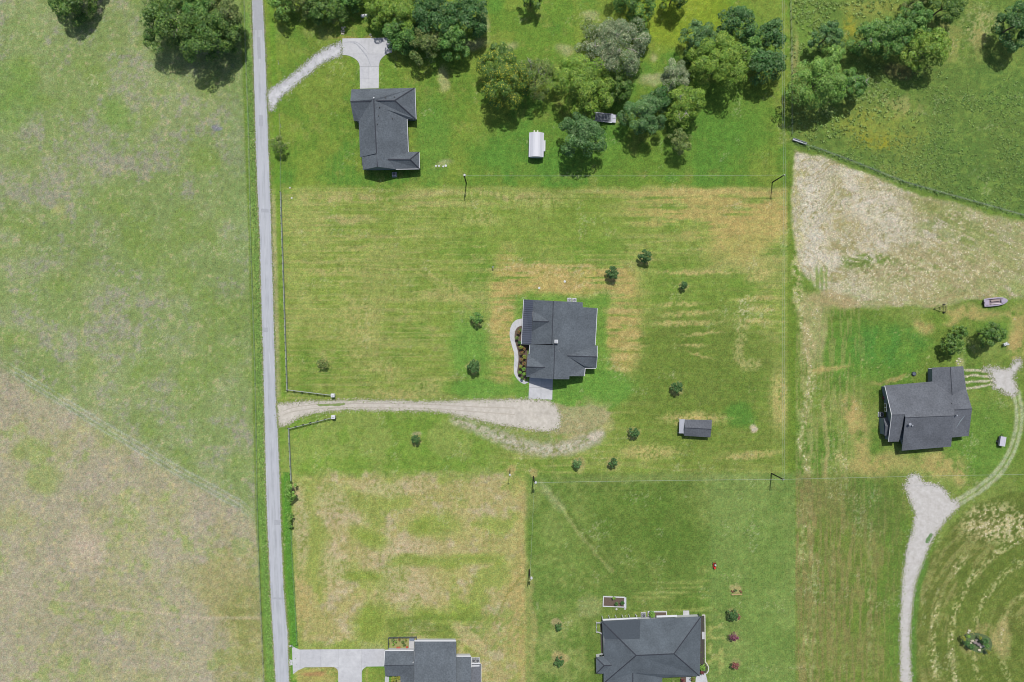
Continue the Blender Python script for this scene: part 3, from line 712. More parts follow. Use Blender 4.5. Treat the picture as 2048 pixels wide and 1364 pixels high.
slab_drive('concrete_driveway', [([(684.9,76.9),(730,76.4),(775.2,75.4)]+[(784,88),(784,105)]+arcR[::-1][1:]+[(757.5,176.5),(720,177.5)]+arcL[::-1], [738], [108,133,158])])
a1 = smooth_poly([(724,1350),(725,1340),(733,1333)], 4); a2 = smooth_poly([(668,1334),(675,1339),(676.5,1350)], 4)
slab_drive('concrete_drive_apron', [([(583.8,1290),(591.7,1296),(599.5,1299),(769.5,1297.5),(769.5,1332.5),(733,1333)]+a1[::-1][1:]+[(724,1420),(676.3,1420)]+a2[::-1]+[(609.6,1334.5),(596,1340.6),(586,1348.5),(585,1320)], [600.2,642,676.3,723.7], [1334])])
struct(sheet('drive_apron_edge', ragged([(575,1318),(585,1320),(585,1330),(577,1332)], 1, .5, 3), .018, M_GRAV2))
slab_drive('garage_apron', [([(1059.3,750),(1105.8,752),(1104.4,799.2),(1056.9,797.2)], [1082], [775])])
# curved front walk of the middle house
inner = smooth_poly([(1046,651),(1036,654),(1030.5,662),(1029,674),(1031.5,688),(1035.5,702),(1037,716),(1036,730),(1034.5,742),(1037,753),(1046,760),(1058,764)], 4)
outer = smooth_poly([(1046,637),(1034,639),(1024,648),(1019.5,662),(1020,677),(1024,692),(1028,706),(1028.5,718),(1027.5,735),(1029,749),(1038,762),(1049,768.5),(1058,769)], 4)
root = bpy.data.objects.new('front_walk', None); COL.objects.link(root); root['kind'] = 'structure'
for i in range(0, len(inner)-1, 3):
    j = min(i+3, len(inner)-1)
    a = inner[i:j+1]; b = outer[i:j+1]
    q = [P(*p) for p in a] + [P(*p) for p in b[::-1]]
    c = sum(((v.x, v.y) for v in q), ()); cx = sum(v.x for v in q)/len(q); cy = sum(v.y for v in q)/len(q)
    MB().prism([(cx+(v.x-cx)*.985, cy+(v.y-cy)*.985) for v in q], 0, .05).build('slab', M_CONC, root)
# ------------------------------------------------------------------ houses
M_ROOF = mat('shingle_grey', (93, 100, 107), var=.22, vscale=2.2, var2=(104, 112, 119), rough=.9, spec=.2, bump=.3, fade=.13)
M_ROOF2 = mat('shingle_charcoal', (101, 105, 112), var=.22, var2=(111, 115, 122), vscale=2.2, rough=.9, spec=.2, bump=.3, fade=.13)
M_ROOF3 = mat('shingle_slate', (90, 98, 105), var=.16, vscale=2.4, var2=(98, 107, 114), rough=.9, spec=.2, bump=.3, fade=.13)
M_ROOF3D = mat('shingle_slate_dark', (76, 84, 92), var=.14, vscale=2.4, rough=.9, spec=.2, bump=.3)
M_CAP = mat('ridge_shingle', (52, 56, 66), var=.15)
M_FASC = mat('fascia_grey', (112, 118, 126), var=.05)
M_METAL = mat('standing_seam', (82, 89, 104), var=.05, rough=.45, spec=.5)
M_WHITE = mat('white_trim', (226, 228, 230), var=.03)
M_WALLG = mat('siding_bluegrey', (138, 150, 158), var=.06)
M_WALLW = mat('siding_white', (214, 216, 218), var=.04)
M_BRICK = mat('brick_pale', (196, 180, 164), var=.12, vscale=6)
M_GLASS = mat('window_glass', (38, 46, 58), rough=.08, spec=.6)
M_DARK = mat('dark_metal', (40, 42, 46), rough=.5)
M_GALV = mat('galvanised', (186, 190, 198), rough=.4, metal=.4)
M_SOIL = mat('mulch', (104, 88, 76), var=.35, vscale=5)
M_WOOD = mat('weathered_wood', (150, 142, 124), var=.15, vscale=3)
M_POLE = mat('creosote_pole', (34, 31, 28), var=.2)

def resolve(pts, p):
    return Vector(P(*pts[p])) if isinstance(p, str) else Vector(P(*p))
def house(name, label, pts, roofs, walls, rmat, wmat, gutters=(), caps=(), gables=(), wall_h=2.75, capw=.34, inset=.42, wins=(), lift=.16):
    A = [resolve(pts, p) for p in walls]
    base = sum((Vector((a.x, a.y, 0)) for a in A), Vector())/len(A)
    t = thing(name, label, 'house', base)
    n_ = len(A)
    area = sum(A[i].x*A[(i+1) % n_].y-A[(i+1) % n_].x*A[i].y for i in range(n_))
    if area < 0: A = A[::-1]
    W = []
    for i in range(n_):
        a, b, c = A[i-1].xy, A[i].xy, A[(i+1) % n_].xy
        n1 = Vector((-(b-a).y, (b-a).x)).normalized(); n2 = Vector((-(c-b).y, (c-b).x)).normalized()
        d = n1+n2; k = 1/max(.35, 1+n1.dot(n2))
        W.append(b + d*k*inset)
    mb = MB(); mb.prism([(v.x, v.y) for v in W], 0, wall_h)
    wall = mb.build('wall', wmat, t)
    for (mname, mm, polys) in roofs:
        b = MB(); edges = {}
        for poly in polys:
            q = [resolve(pts, p) for p in poly]
            b.add(q, [tuple(range(len(q)))])
            b.add([v-Vector((0, 0, lift)) for v in q], [tuple(range(len(q)))])
            for i in range(len(q)):
                e = (q[i], q[(i+1) % len(q)]); key = frozenset(((round(e[0].x, 2), round(e[0].y, 2), round(e[0].z, 2)), (round(e[1].x, 2), round(e[1].y, 2), round(e[1].z, 2))))
                edges.setdefault(key, []).append(e)
        ro = b.build(mname, mm, t)
        # facets of the underside and outside must not be welded: drawn as built
        f = MB()
        for key, es in edges.items():
            if len(es) == 1:
                a, c = es[0]; dn = Vector((0, 0, lift+.04)); f.bar(a-Vector((0, 0, .10)), c-Vector((0, 0, .10)), .05, .2)
        f.build('fascia', M_FASC, t)
    for (a, b_) in caps:
        a = resolve(pts, a); b_ = resolve(pts, b_)
        c = MB(); c.bar(a+Vector((0, 0, .02)), b_+Vector((0, 0, .02)), capw, .09); c.build('ridge_cap', M_CAP, t)
    for (a, b_) in gutters:
        a = resolve(pts, a); b_ = resolve(pts, b_)
        d = (b_-a).normalized(); n = Vector((d.y, -d.x, 0))
        mid = (a+b_)/2
        if (mid+n-base).xy.length < (mid-n-base).xy.length: n = -n
        g = MB(); g.bar(a+n*.09-Vector((0, 0, .07)), b_+n*.09-Vector((0, 0, .07)), .15, .12); g.build('gutter', M_WHITE, t)
    for (a, pk, b_) in gables:
        a = resolve(pts, a); b_ = resolve(pts, b_); pk = resolve(pts, pk)
        d = (b_-a); n = Vector((d.y, -d.x, 0)).normalized()
        mid = (a+b_)/2
        if (mid+n-base).xy.length > (mid-n-base).xy.length: n = -n
        o = n*inset; dz = Vector((0, 0, .14))
        low = Vector((0, 0, -(min(a.z, b_.z)-wall_h+.3)))
        a1 = Vector((a.x, a.y, wall_h-.05)); b1 = Vector((b_.x, b_.y, wall_h-.05))
        q = [a1+o, b1+o, b_-dz+o, pk-dz+o, a-dz+o]
        g = MB(); g.add(q, [(0, 1, 2, 3, 4)]); g.add([v+n*.12 for v in q], [(0, 1, 2, 3, 4)]); g.build('gable_wall', wmat, t)
    for (i, f0, wd, z0, hh, kind) in wins:
        a = W[i % n_]; b_ = W[(i+1) % n_]; d = (b_-a).normalized(); out = Vector((d.y, -d.x)); c = a.lerp(b_, f0)
        rz = math.atan2(d.y, d.x)
        nm = {'w': 'window', 'd': 'door', 'g': 'garage_door'}[kind]
        cc = (c.x+out.x*.03, c.y+out.y*.03, z0+hh/2)
        fr = MB(); fr.box(cc, (wd+.16, .07, hh+.16), rz); fo = fr.build(nm, M_WHITE, t)
        cc = (c.x+out.x*.07, c.y+out.y*.07, z0+hh/2)
        if kind == 'w':
            for s_ in (-1, 1):
                g = MB(); g.box((cc[0]+d.x*s_*wd*.25, cc[1]+d.y*s_*wd*.25, cc[2]), (wd*.46, .03, hh*.94), rz); g.build('pane', M_GLASS, fo)
        elif kind == 'g':
            for k in range(4):
                g = MB(); g.box((cc[0], cc[1], z0+hh*(k+.5)/4), (wd*.98, .04, hh/4-.03), rz); g.build('panel', M_WALLW, fo)
        else:
            g = MB(); g.box((cc[0]+d.x*wd*.38, cc[1]+d.y*wd*.38, z0+hh*.48), (.05, .09, .12), rz); g.build('handle', M_DARK, fo)
    return t
def vent_pipe(t, px, py, z, r=.09, h=.4, m=None):
    p = P(px, py, z); b = MB(); b.tube([p-Vector((0, 0, .3)), p+Vector((0, 0, h))], r, 8); b.build('vent_pipe', m or M_DARK, t)
def box_part(t, nm, m, px, py, z, size, rz=0):
    p = P(px, py, z); b = MB(); b.box((p.x, p.y, z), size, rz); return b.build(nm, m, t)

# middle house
E = lambda px: 7.2-(px-1104)*.0478
W1 = lambda px: 7.2-(1105-px)*.0825
W2 = lambda px: 6.95-(1108-px)*.0725
pts = dict(
 mo1=(1047.9,599,2.75), mi1=(1066.4,600,4.0), mi2=(1062.7,689,3.75), mo2=(1043.2,688.3,2.75),
 rn=(1106.8,602,7.2), rs=(1103.7,687.3,7.2), n1=(1165.3,604.8,E(1165)), n2=(1165.3,614.4,E(1165)), n3=(1194,616.5,2.9), e1=(1190,689.8,E(1190)),
 r2=(1109.5,690,6.95), r3=(1107.4,758.1,6.9), e2=(1191,691.4,3.05), x1=(1134,711.5,E(1134)), x2=(1194,713.6,5.3), x0=(1194,691.4,3.0), x3=(1192,736,3.3), x4=(1169.9,736,3.3), xv=(1167.4,731.5,4.2),
 s1=(1168.4,752,4.1), s2=(1138.6,752,5.5), s3=(1138.2,758.1,5.5),
 w1=(1059.6,755,3.4), wv=(1060.6,753,3.5), wp=(1090.4,735,W2(1090.4)), wn=(1055.5,708.9,3.15), wa=(1058.6,708.3,3.35), wb=(1060.2,689.8,3.5), wg=(1053.4,733.5,5.2), wc=(1052,753.6,3.0),
 dp=(1098.6,643.2,W1(1098.6)), dg=(1065.7,642.1,6.05), dn=(1066.8,621.6,4.1), ds=(1063.7,662.7,3.9))
t = house('farmhouse', 'charcoal shingled house in the middle, with ribbed porch roof and curved white front walk', pts,
 [('roof', M_ROOF, [['rn','n1','n2','n3','e1','rs'], ['rs','e1','r2'], ['r2','e1','e2','x1','xv','x4','s1','s2','s3','r3'], ['x1','e2','x0','x2'], ['x1','x2','x3','x4','xv'],
   ['rn','rs','mi2','ds','dp','dn','mi1'], ['dp','dg','dn'], ['dp','ds','dg'],
   ['r2','r3','w1','wv','wp','wn','wa','wb'], ['wp','wg','wn'], ['wp','wv','wc','wg']]),
  ('metal_roof', M_METAL, [['mo1','mi1','mi2','mo2']])],
 [(1060,599.5,3),(1165,604,3),(1165,614.4,3),(1194,616.5,3),(1190,690,3),(1194,691.4,3),(1192,736,3),(1169,736,3),(1168.4,752,3),(1138.5,752,3),(1138.2,758,3),(1052,754.5,3),(1055.5,709,3),(1062,690,3)],
 M_ROOF, M_WALLW, gutters=[('n3','e1'),('x0','x2'),('x2','x3'),('x3','x4'),('x4','s1'),('mo1','mo2'),('wa','wb')],
 caps=[('rn','rs'),('r2','r3'),('x1','x2'),('wp','wg'),('dp','dg')], capw=.22, gables=[('n1','rn','mi1'),('w1','r3','s3')],
 wins=[(0,.5,5.0,.1,2.2,'g'),(5,.5,1.4,1,1.2,'w'),(9,.3,1.4,1,1.2,'w'),(9,.7,1.6,1,1.2,'w'),(11,.4,1.4,1,1.2,'w')])
for k in range(21):
    f = (k+.5)/21
    a = P(*pts['mo1']).lerp(P(*pts['mo2']), f); b_ = P(*pts['mi1']).lerp(P(*pts['mi2']), f)
    MB().bar(a+Vector((0, 0, .03)), b_+Vector((0, 0, .03)), .07, .09).build('seam', M_CAP, t)
for f in (.03, .27, .5, .73, .97):
    a = P(*pts['mo1']).lerp(P(*pts['mo2']), f)+Vector((.2, 0, 0)); MB().bar((a.x, a.y, 0), (a.x, a.y, 2.6), .15, .15).build('porch_post', M_WHITE, t)
c = MB(); p = P(1112, 683, 6.9); c.box((p.x, p.y, 7.3), (1.0, 1.0, 1.4)); ch = c.build('chimney', M_WHITE, t)
MB().box((p.x, p.y, 8.05), (.7, .7, .12)).build('chimney_cap', M_GALV, ch)
vent_pipe(t, 1118, 702, 6.4, m=M_WHITE)

# north-west house
pts = dict(NW=(703.1,178.8,2.9), NE=(829.4,175.9,2.9), SE=(831.7,238.5,2.9), hE=(789.3,200.8,5.9), wpk=(700.8,202.8,5.9), sw=(707.7,240.8,2.9), j0=(717.7,242.4,3.1),
 a1=(752,201.5,5.95), T=(747.4,198.5,6.3), a2=(743,202,5.95), va=(770,217.7,5.35), j1=(813.7,237.8,2.9), j2=(816.3,304,2.9), e1=(837.8,304,2.9), e2=(838.6,337.1,2.9), e3=(791.6,337.9,3.6),
 vE=(775.5,318.6,4.95), wE=(820.1,318.6,4.75), B=(753.1,306.3,6.35), B1=(754,306.4,6.05), B2=(754.7,333.2,6.1), g1=(725.9,339.4,3.5), g2=(723.9,314,3.3), j3=(720.3,314,3.1))
t = house('farmhouse', 'long grey shingled house with a cross wing, below the white T shaped driveway', pts,
 [('roof', M_ROOF, [['NW','NE','hE','a1','T','a2','wpk'], ['NE','SE','hE'], ['hE','SE','j1','va','a1'], ['wpk','a2','j0','sw'], ['T','a2','j0','j3','B'], ['T','B','B2','e3','vE','j2','j1','va','a1'],
   ['B1','B2','g1','g2'], ['vE','j2','e1','wE'], ['e1','e2','wE'], ['vE','wE','e2','e3']])],
 [(703.1,178.8,3),(829.4,175.9,3),(831.7,238.5,3),(813.7,237.8,3),(816.3,304,3),(837.8,304,3),(838.6,337.1,3),(725.9,338.4,3),(723.9,314,3),(720.3,314,3),(717.7,242.4,3),(707.7,240.8,3)],
 M_ROOF, M_WALLG, gutters=[('NE','SE'),('j1','j2'),('e1','e2'),('e2','e3')], caps=[('T','B'),('B1','B2'),('wpk','a2'),('a1','hE'),('hE','NE'),('hE','SE'),('vE','wE'),('wE','e1'),('wE','e2')], capw=.3,
 gables=[('g1','B2','e3'),('NW','wpk','sw')], wins=[(-2,.38,5.2,.1,2.2,'g'),(0,.2,1.2,1,1.2,'w'),(3,.2,1.2,1,1.2,'w'),(3,.6,1.6,1,1.2,'w'),(5,.7,.8,1.1,.9,'w'),(8,.5,1.4,1,1.2,'w')])
for x, y, z in ((748,196,6.3),(759,214.5,5.9),(757.5,231.5,5.9),(755,248.5,6.0),(789.5,194,5.3),(785,237,4.6),(771,195,5.5)):
    vent_pipe(t, x, y, z, .13 if x != 748 else .2, .3, M_WHITE if x == 748 else M_DARK)

# east house
pts = dict(nw=(1770.1,771.3,3), in1=(1864.7,763.3,3), gn=(1864.7,735.4,2.9), gp=(1900.6,733.9,4.6), ge=(1926.3,732.5,2.9), v1=(1932.1,777.2,2.9), gv=(1904.3,790.4,4.45), ep=(1943.9,817.5,5.6),
 se=(1937.3,871.8,2.9), m1=(1903.5,874.7,4.1), r3=(1908.7,819.7,5.8), rr=(1908,832,6.3), m2=(1902.1,893,3.3), m3=(1803.8,901.1,3.3), m4=(1811.1,835.4,6.8), r2=(1908,831.5,6.6), wpk=(1784,829.7,6.2), s3=(1810,829.3,6.3), sw=(1777.4,883.5,3.2), s2=(1797.5,882.8,3.2))
t = house('farmhouse', 'grey shingled house with blue grey siding beside the looping gravel track on the right', pts,
 [('roof', M_ROOF2, [['nw','in1','gv','v1','ep','r3','rr','m4','s3','wpk'], ['gn','gp','gv','in1'], ['gp','ge','v1','gv'], ['ep','r3','rr','m1','se'], ['m4','r2','m1','m2','m3'], ['wpk','s3','s2','sw']])],
 [(1770.1,771.3,3),(1864.7,763.3,3),(1864.7,735.4,3),(1926.3,732.5,3),(1932.1,777.2,3),(1943.9,817.5,3),(1937.3,871.8,3),(1903.5,874.7,3),(1902.1,893,3),(1815,900,3),(1808,882,3),(1777.4,883.5,3),(1781,829.7,3)],
 M_ROOF2, M_WALLG, gutters=[('wpk','nw'),('sw','wpk')], caps=[('wpk','s3'),('m4','r2'),('gp','gv'),('ep','r3')], capw=.14, gables=[('nw','wpk','sw'),('m1','ep','v1')],
 wins=[(-2,.3,1.3,1,1.2,'w'),(0,.4,1.2,1,1.2,'w'),(2,.5,1.8,.9,1.2,'w'),(6,.2,1.2,1,1.2,'w'),(8,.5,4.8,.1,2.2,'g')])
for x, y, z, r, m in ((1902,806.5,5,.12,M_DARK),(1877,820,5.6,.08,M_GALV),(1922,810,5.2,.08,M_GALV),(1913,830.5,6,.22,M_GALV),(1824,851,6.0,.22,M_GALV)): vent_pipe(t, x, y, z, r, .35, m)
p = P(1818.5, 850, 6.1)
sd = MB(); sd.tube([p+Vector((0,0,-.3)), p+Vector((0,0,.7)), p+Vector((-.3,.3,.9))], .04, 6).build('aerial_mast', M_GALV, t)
MB().lathe((p.x-.3, p.y+.35, 6.95), [(.05,0),(.3,.08),(.4,.2)], 14).build('aerial_dish', M_GALV, t)
# west porch, bay and wall pieces
sp = MB(); q = [P(1764.5,774), P(1770.5,774), P(1775,801), P(1768,801)]
sp.prism([(v.x, v.y) for v in q], 0, .18).build('porch_slab', M_CONC, t)
q = [P(1856.5,736.5), P(1864,736.5), P(1865,763), P(1859,763)]
MB().prism([(v.x, v.y) for v in q], 0, .18).build('side_porch_slab', M_CONC, t)
for px_, py_ in ((1857.5, 738), (1858.5, 750)):
    v = P(px_, py_); MB().bar((v.x, v.y, 0), (v.x, v.y, 2.7), .14, .14).build('porch_post', M_WHITE, t)
by = [P(1765,837,2.6), P(1777,836.5,2.6), P(1777,873,2.6), P(1766.5,869,2.6)]
MB().prism([(v.x+.35, v.y) for v in by], 0, 2.5).build('bay_wall', M_WALLG, t)
pk1, pk2 = P(1770.8,852.5,4.0), P(1782,852,4.0); n1, n2 = P(1767.1,836,2.6), P(1779,836,2.7); s1, s2 = P(1769.3,871.5,2.6), P(1780,873.5,2.7)
b = MB(); 
for qd in ((pk1, pk2, n2, n1), (pk1, s1, s2, pk2)): b.add(qd, [(0,1,2,3)]).add([v-Vector((0,0,.12)) for v in qd], [(0,1,2,3)])
b.add([n1+Vector((.4,0,-.1)), pk1+Vector((.4,0,-.1)), s1+Vector((.4,0,-.1))], [(0,1,2)])
b.build('bay_roof', M_ROOF2, t)
wv = P(1770.2, 815, 3.2)
wf = MB().box((wv.x+.12, wv.y, 3.2), (.12, 2.4, 1.25)).build('upper_window', M_WHITE, t)
for s_ in (-.58, .58): MB().box((wv.x+.04, wv.y+s_, 3.2), (.06, .85, .85)).build('pane', M_GLASS, wf)

# south centre house
pts = dict(nw=(1203.6,1242.7,2.9), ne=(1401.9,1233.3,2.9), se=(1399.2,1352,2.9), rw=(1272.4,1310.9,6.2), re=(1348,1307.5,6.2), s1=(1324.4,1355.4,2.9), s2=(1322,1430,2.9), gv=(1265.7,1346,4.7), gs=(1265,1430,4.7), sw=(1208,1366,2.9), sb=(1208,1430,2.9),
 p1=(1223.2,1330.4,3.85), p0=(1208.3,1331.1,3.85), wa=(1192.1,1315,2.8), wb=(1192.8,1346.6,2.8), wc=(1206,1312.9,2.95), wd=(1206.3,1347.3,2.95),
 d1=(1280.5,1238.9,2.905), d2=(1279.5,1277,4.56), d3=(1240,1279,4.56), d4=(1209,1278,3.2))
t = house('hip_roofed_house', 'wide slate grey hip roofed house with a pale edged flower bed, bottom centre', pts,
 [('roof', M_ROOF3, [['d1','ne','re','rw','d3','d2'], ['ne','se','re'], ['re','se','s1','gv','sw','rw'], ['d3','rw','sw','d4'], ['gv','s1','s2','gs'], ['gv','gs','sb','sw'], ['wa','p0','wb'], ['wa','wc','p1','p0'], ['wb','p0','p1','wd']]),
  ('dark_roof_patch', M_ROOF3D, [['nw','d1','d2','d3'], ['nw','d3','d4']])],
 ['nw','ne','se','s1',(1322,1430,3),(1208,1430,3),'wd','wb','wa',(1206,1313,3)],
 M_ROOF3, M_WALLW, gutters=[], caps=[('rw','re'),('nw','rw'),('rw','sw'),('re','ne'),('re','se'),('gv','gs'),('p0','p1'),('p0','wa'),('p0','wb')], capw=.26,
 wins=[(0,.3,1.4,1,1.2,'w'),(0,.6,1.8,.1,2.1,'d'),(1,.5,1.3,1,1.2,'w'),(2,.3,1.3,1,1.2,'w')])
g = MB().bar(P(1313,1233.0,2.9), P(1354,1231.6,2.9), .55, .12).build('patio_awning', M_WHITE, t)
pr = MB().bar(P(1206,1239.7,2.8), P(1275,1236.2,2.8), .42, .1).build('porch_beam', M_WHITE, t)
for k in range(6):
    a = P(1206+k*13.6, 1239-k*.7, 2.8); MB().bar((a.x, a.y, 0), (a.x, a.y, 2.9), .16, .16).build('porch_post', M_WHITE, t)
q = [P(1192.5,1309), P(1206,1309), P(1206,1315), P(1194,1315)]
MB().prism([(v.x, v.y) for v in q], 2.4, 2.6).build('side_awning', M_WHITE, t)

# south-west house
pts = dict(a=(770.2,1301.7,2.9), b=(827.5,1301.7,2.9), r1=(827.5,1330,4.5), r0=(768.5,1330.9,4.5), c0=(770.8,1352.2,3.2), c1=(801,1352.2,3.2), c2=(801,1400,3.0), c3=(828,1400,3.0), 
 d=(828.6,1283.1,2.9), e=(912.3,1283.1,2.9), f=(912.3,1392,7.2), g=(828.6,1392,7.2), h=(828.6,1500,2.9), i=(912.3,1500,2.9), j=(912.3,1313.5,2.8), k=(942,1313.5,2.8), l=(942,1392,5.8), m=(912.3,1392,5.8), n=(942,1470,2.8), o=(912.3,1470,2.8),
 p=(942,1328.6,2.6), q=(961.7,1328,2.6), r=(961.7,1392,4.6), s=(942,1392,4.6), t=(961.7,1460,2.6), u=(942,1460,2.6))
t = house('farmhouse', 'dark shingled house at the bottom edge, joined to a white driveway and fenced garden', pts,
 [('roof', M_ROOF, [['a','b','r1','r0'], ['r0','r1','c3','c2','c1','c0'], ['d','e','f','g'], ['g','f','i','h'], ['j','k','l','m'], ['m','l','n','o']]),
  ('side_roof', M_ROOF2, [['p','q','r','s'], ['s','r','t','u']])],
 [(770.2,1302,3),(828,1302,3),(828.6,1283.1,3),(912.3,1283.1,3),(912.3,1313.5,3),(942,1313.5,3),(942,1328.6,3),(961.7,1328,3),(961.7,1460,3),(801,1460,3),(801,1352,3),(770.8,1352,3)],
 M_ROOF, M_WALLW, gutters=[('r0','a'),('k','n'),('q','t')], caps=[('r0','r1')], capw=.12, wins=[(2,.3,1.5,1,1.2,'w'),(2,.75,1.2,1,1.2,'w'),(4,.4,1.2,1,1.2,'w'),(-1,.5,5,.1,2.2,'g')])
for a_, b_ in (((770.4,1300.6,2.95),(827.3,1300.6,2.95)), ((828.8,1281.6,2.95),(912,1281.6,2.95)), ((913,1312.2,2.85),(941.6,1312.2,2.85)), ((943,1326.9,2.65),(961,1326.5,2.65))):
    MB().bar(P(*a_), P(*b_), .34, .1).build('gutter', M_WHITE, t)
vent_pipe(t, 826.5, 1324.5, 4.3, .13, .3, M_WHITE); vent_pipe(t, 928.5, 1355, 4, .1, .3, M_WHITE)
q = [P(818,1279), P(828,1279), P(828,1302), P(818,1302)]
MB().prism([(v.x, v.y) for v in q], 0, .12).build('patio_slab', M_CONC, t)
q = [P(770,1353), P(778,1353), P(778,1400), P(769,1400)]
MB().prism([(v.x, v.y) for v in q], 0, .12).build('front_slab', M_CONC, t)

# garden shed with a ribbed porch
p0 = dict(a=(1370.4,839.2,2.3), b=(1423.7,840,2.3), c=(1420.6,874.4,2.3), d=(1368.3,871.2,2.3), r0=(1369.8,855.5,3.5), r1=(1422.8,858.2,3.5))
sh = house('garden_shed', 'small charcoal gabled shed with a pale ribbed lean-to on its left end', p0, [('roof', M_ROOF2, [['a','b','r1','r0'], ['r0','r1','c','d']])], ['a','b','c','d'], M_ROOF2, M_WALLW,
 caps=[('r0','r1')], capw=.16, wall_h=2.1, inset=.2, gables=[('a','r0','d'),('b','r1','c')], wins=[(0,.5,1.8,.1,1.8,'d')])
sh['category'] = 'shed'
A_, B_, C_, D_ = P(1359,838.5,1.9), P(1369.5,838.5,2.2), P(1368.2,866.8,2.2), P(1358,866.5,1.9)
MB().add([A_, B_, C_, D_], [(0,1,2,3)]).add([v-Vector((0,0,.06)) for v in (A_, B_, C_, D_)], [(0,1,2,3)]).build('porch_roof', mat('pale_metal', (188,192,202), var=.04, rough=.5), sh)
for f in (.12,.3,.5,.7,.88):
    MB().bar(A_.lerp(B_, f)+Vector((0,0,.03)), D_.lerp(C_, f)+Vector((0,0,.03)), .05, .05).build('rib', mat('pale_metal_rib', (160,165,176)), sh)
for v in (A_, D_): MB().bar((v.x+.1, v.y, 0), (v.x+.1, v.y, 1.85), .1, .1).build('post', M_WHITE, sh)

# white barrel roofed shed
t = thing('storage_shed', 'white shed with a shallow curved roof and two short ramps, beside the big trees', 'shed', P(1073,289))
cN = P(1073.3,264.5,2.6); cS = P(1072.3,313.3,2.6)
ax_ = (cS-cN); L = ax_.length; d = ax_.normalized(); sd = Vector((-d.y, d.x, 0))
Wd = 4.4/2
prof = [(-Wd,2.2),(-Wd+.5,2.38),(-Wd+.55,2.5),(-1.0,2.86),(-.5,2.97),(0,3.0),(.5,2.97),(1.0,2.86),(Wd-.55,2.5),(Wd-.5,2.38),(Wd,2.2)]
b = MB(); vs = []; fs = []
for e in (cN.xy, cS.xy):
    for x, z in prof: vs.append((e.x+sd.x*x, e.y+sd.y*x, z))
n = len(prof)
for i in range(n-1): fs.append((i, i+1, n+i+1, n+i))
b.add(vs, fs); b.add([(v[0], v[1], v[2]-.1) for v in vs], fs); b.build('curved_roof', mat('white_roof_sheet', (214,216,224), var=.03, rough=.5), t)
b = MB(); m_ = (cN+cS)/2; rz = math.atan2(d.y, d.x)
b.box((m_.x, m_.y, 1.12), (L-.5, Wd*2-.6, 2.2), rz)
b.build('wall', M_WALLW, t)
for e, o in ((cN, 1), (cS, -1)):
    g = MB(); ee = e.xy + d.xy*(.26*o)
    q = [Vector((ee.x+sd.x*x*.93, ee.y+sd.y*x*.93, z-.12)) for x, z in prof]
    g.add(q, [tuple(range(len(q)))]); g.add([v+d*(.1*o) for v in q], [tuple(range(len(q)))]); g.build('gable_wall', M_WALLW, t)
for x_ in (-.35, .62):
    a = cN + sd*(-x_)+Vector((0,0,0)) ; a0 = Vector((a.x+d.x*.3, a.y+d.y*.3, .3)); a1 = Vector((a.x-d.x*1.35, a.y-d.y*1.35, .06))
    MB().bar(a0, a1, .42, .07).build('ramp', mat('cream_board', (226,228,206)), t)
aw = m_+sd*2.1*(1 if sd.x > 0 else -1)
MB().box((aw.x+.25, aw.y-.2, 2.0), (3.2, .7, .06), rz, ('X', .25)).build('side_awning', M_WHITE, t)
MB().box((cN.x, cN.y-.22, 1.0), (.05, 1.5, 1.9), rz).build('door', mat('door_grey', (150,155,162)), t)
# ------------------------------------------------------------------ trees
def leaf_mat(name, rgb, trans=.16):
    if name in MATS: return MATS[name]
    m = bpy.data.materials.new(name); MATS[name] = m; m.use_nodes = True
    nt = m.node_tree; out = nt.nodes['Material Output']; b = nt.nodes['Principled BSDF']
    b.inputs['Roughness'].default_value = .55; b.inputs['Specular IOR Level'].default_value = .35
    a = alb(*rgb, gain=1.72)
    vc = nt.nodes.new('ShaderNodeVertexColor'); vc.layer_name = 'tint'
    tc = nt.nodes.new('ShaderNodeTexCoord'); n = nt.nodes.new('ShaderNodeTexNoise'); n.inputs['Scale'].default_value = .8; n.inputs['Detail'].default_value = 4
    nt.links.new(tc.outputs['Object'], n.inputs[0])
    cr = nt.nodes.new('ShaderNodeValToRGB'); cr.color_ramp.elements[0].position = .35; cr.color_ramp.elements[1].position = .65
    cr.color_ramp.elements[0].color = (.75, .9, .8, 1); cr.color_ramp.elements[1].color = (1.25, 1.12, 1.1, 1)
    nt.links.new(n.outputs[0], cr.inputs[0])
    m1 = nt.nodes.new('ShaderNodeVectorMath'); m1.operation = 'MULTIPLY'; m1.inputs[1].default_value = a
    nt.links.new(vc.outputs[0], m1.inputs[0])
    m2 = nt.nodes.new('ShaderNodeVectorMath'); m2.operation = 'MULTIPLY'
    nt.links.new(m1.outputs[0], m2.inputs[0]); nt.links.new(cr.outputs[0], m2.inputs[1])
    nt.links.new(m2.outputs[0], b.inputs['Base Color'])
    tr = nt.nodes.new('ShaderNodeBsdfTranslucent'); nt.links.new(m2.outputs[0], tr.inputs[0])
    mx = nt.nodes.new('ShaderNodeMixShader'); mx.inputs[0].default_value = trans
    nt.links.new(b.outputs[0], mx.inputs[1]); nt.links.new(tr.outputs[0], mx.inputs[2]); nt.links.new(mx.outputs[0], out.inputs[0])
    return m
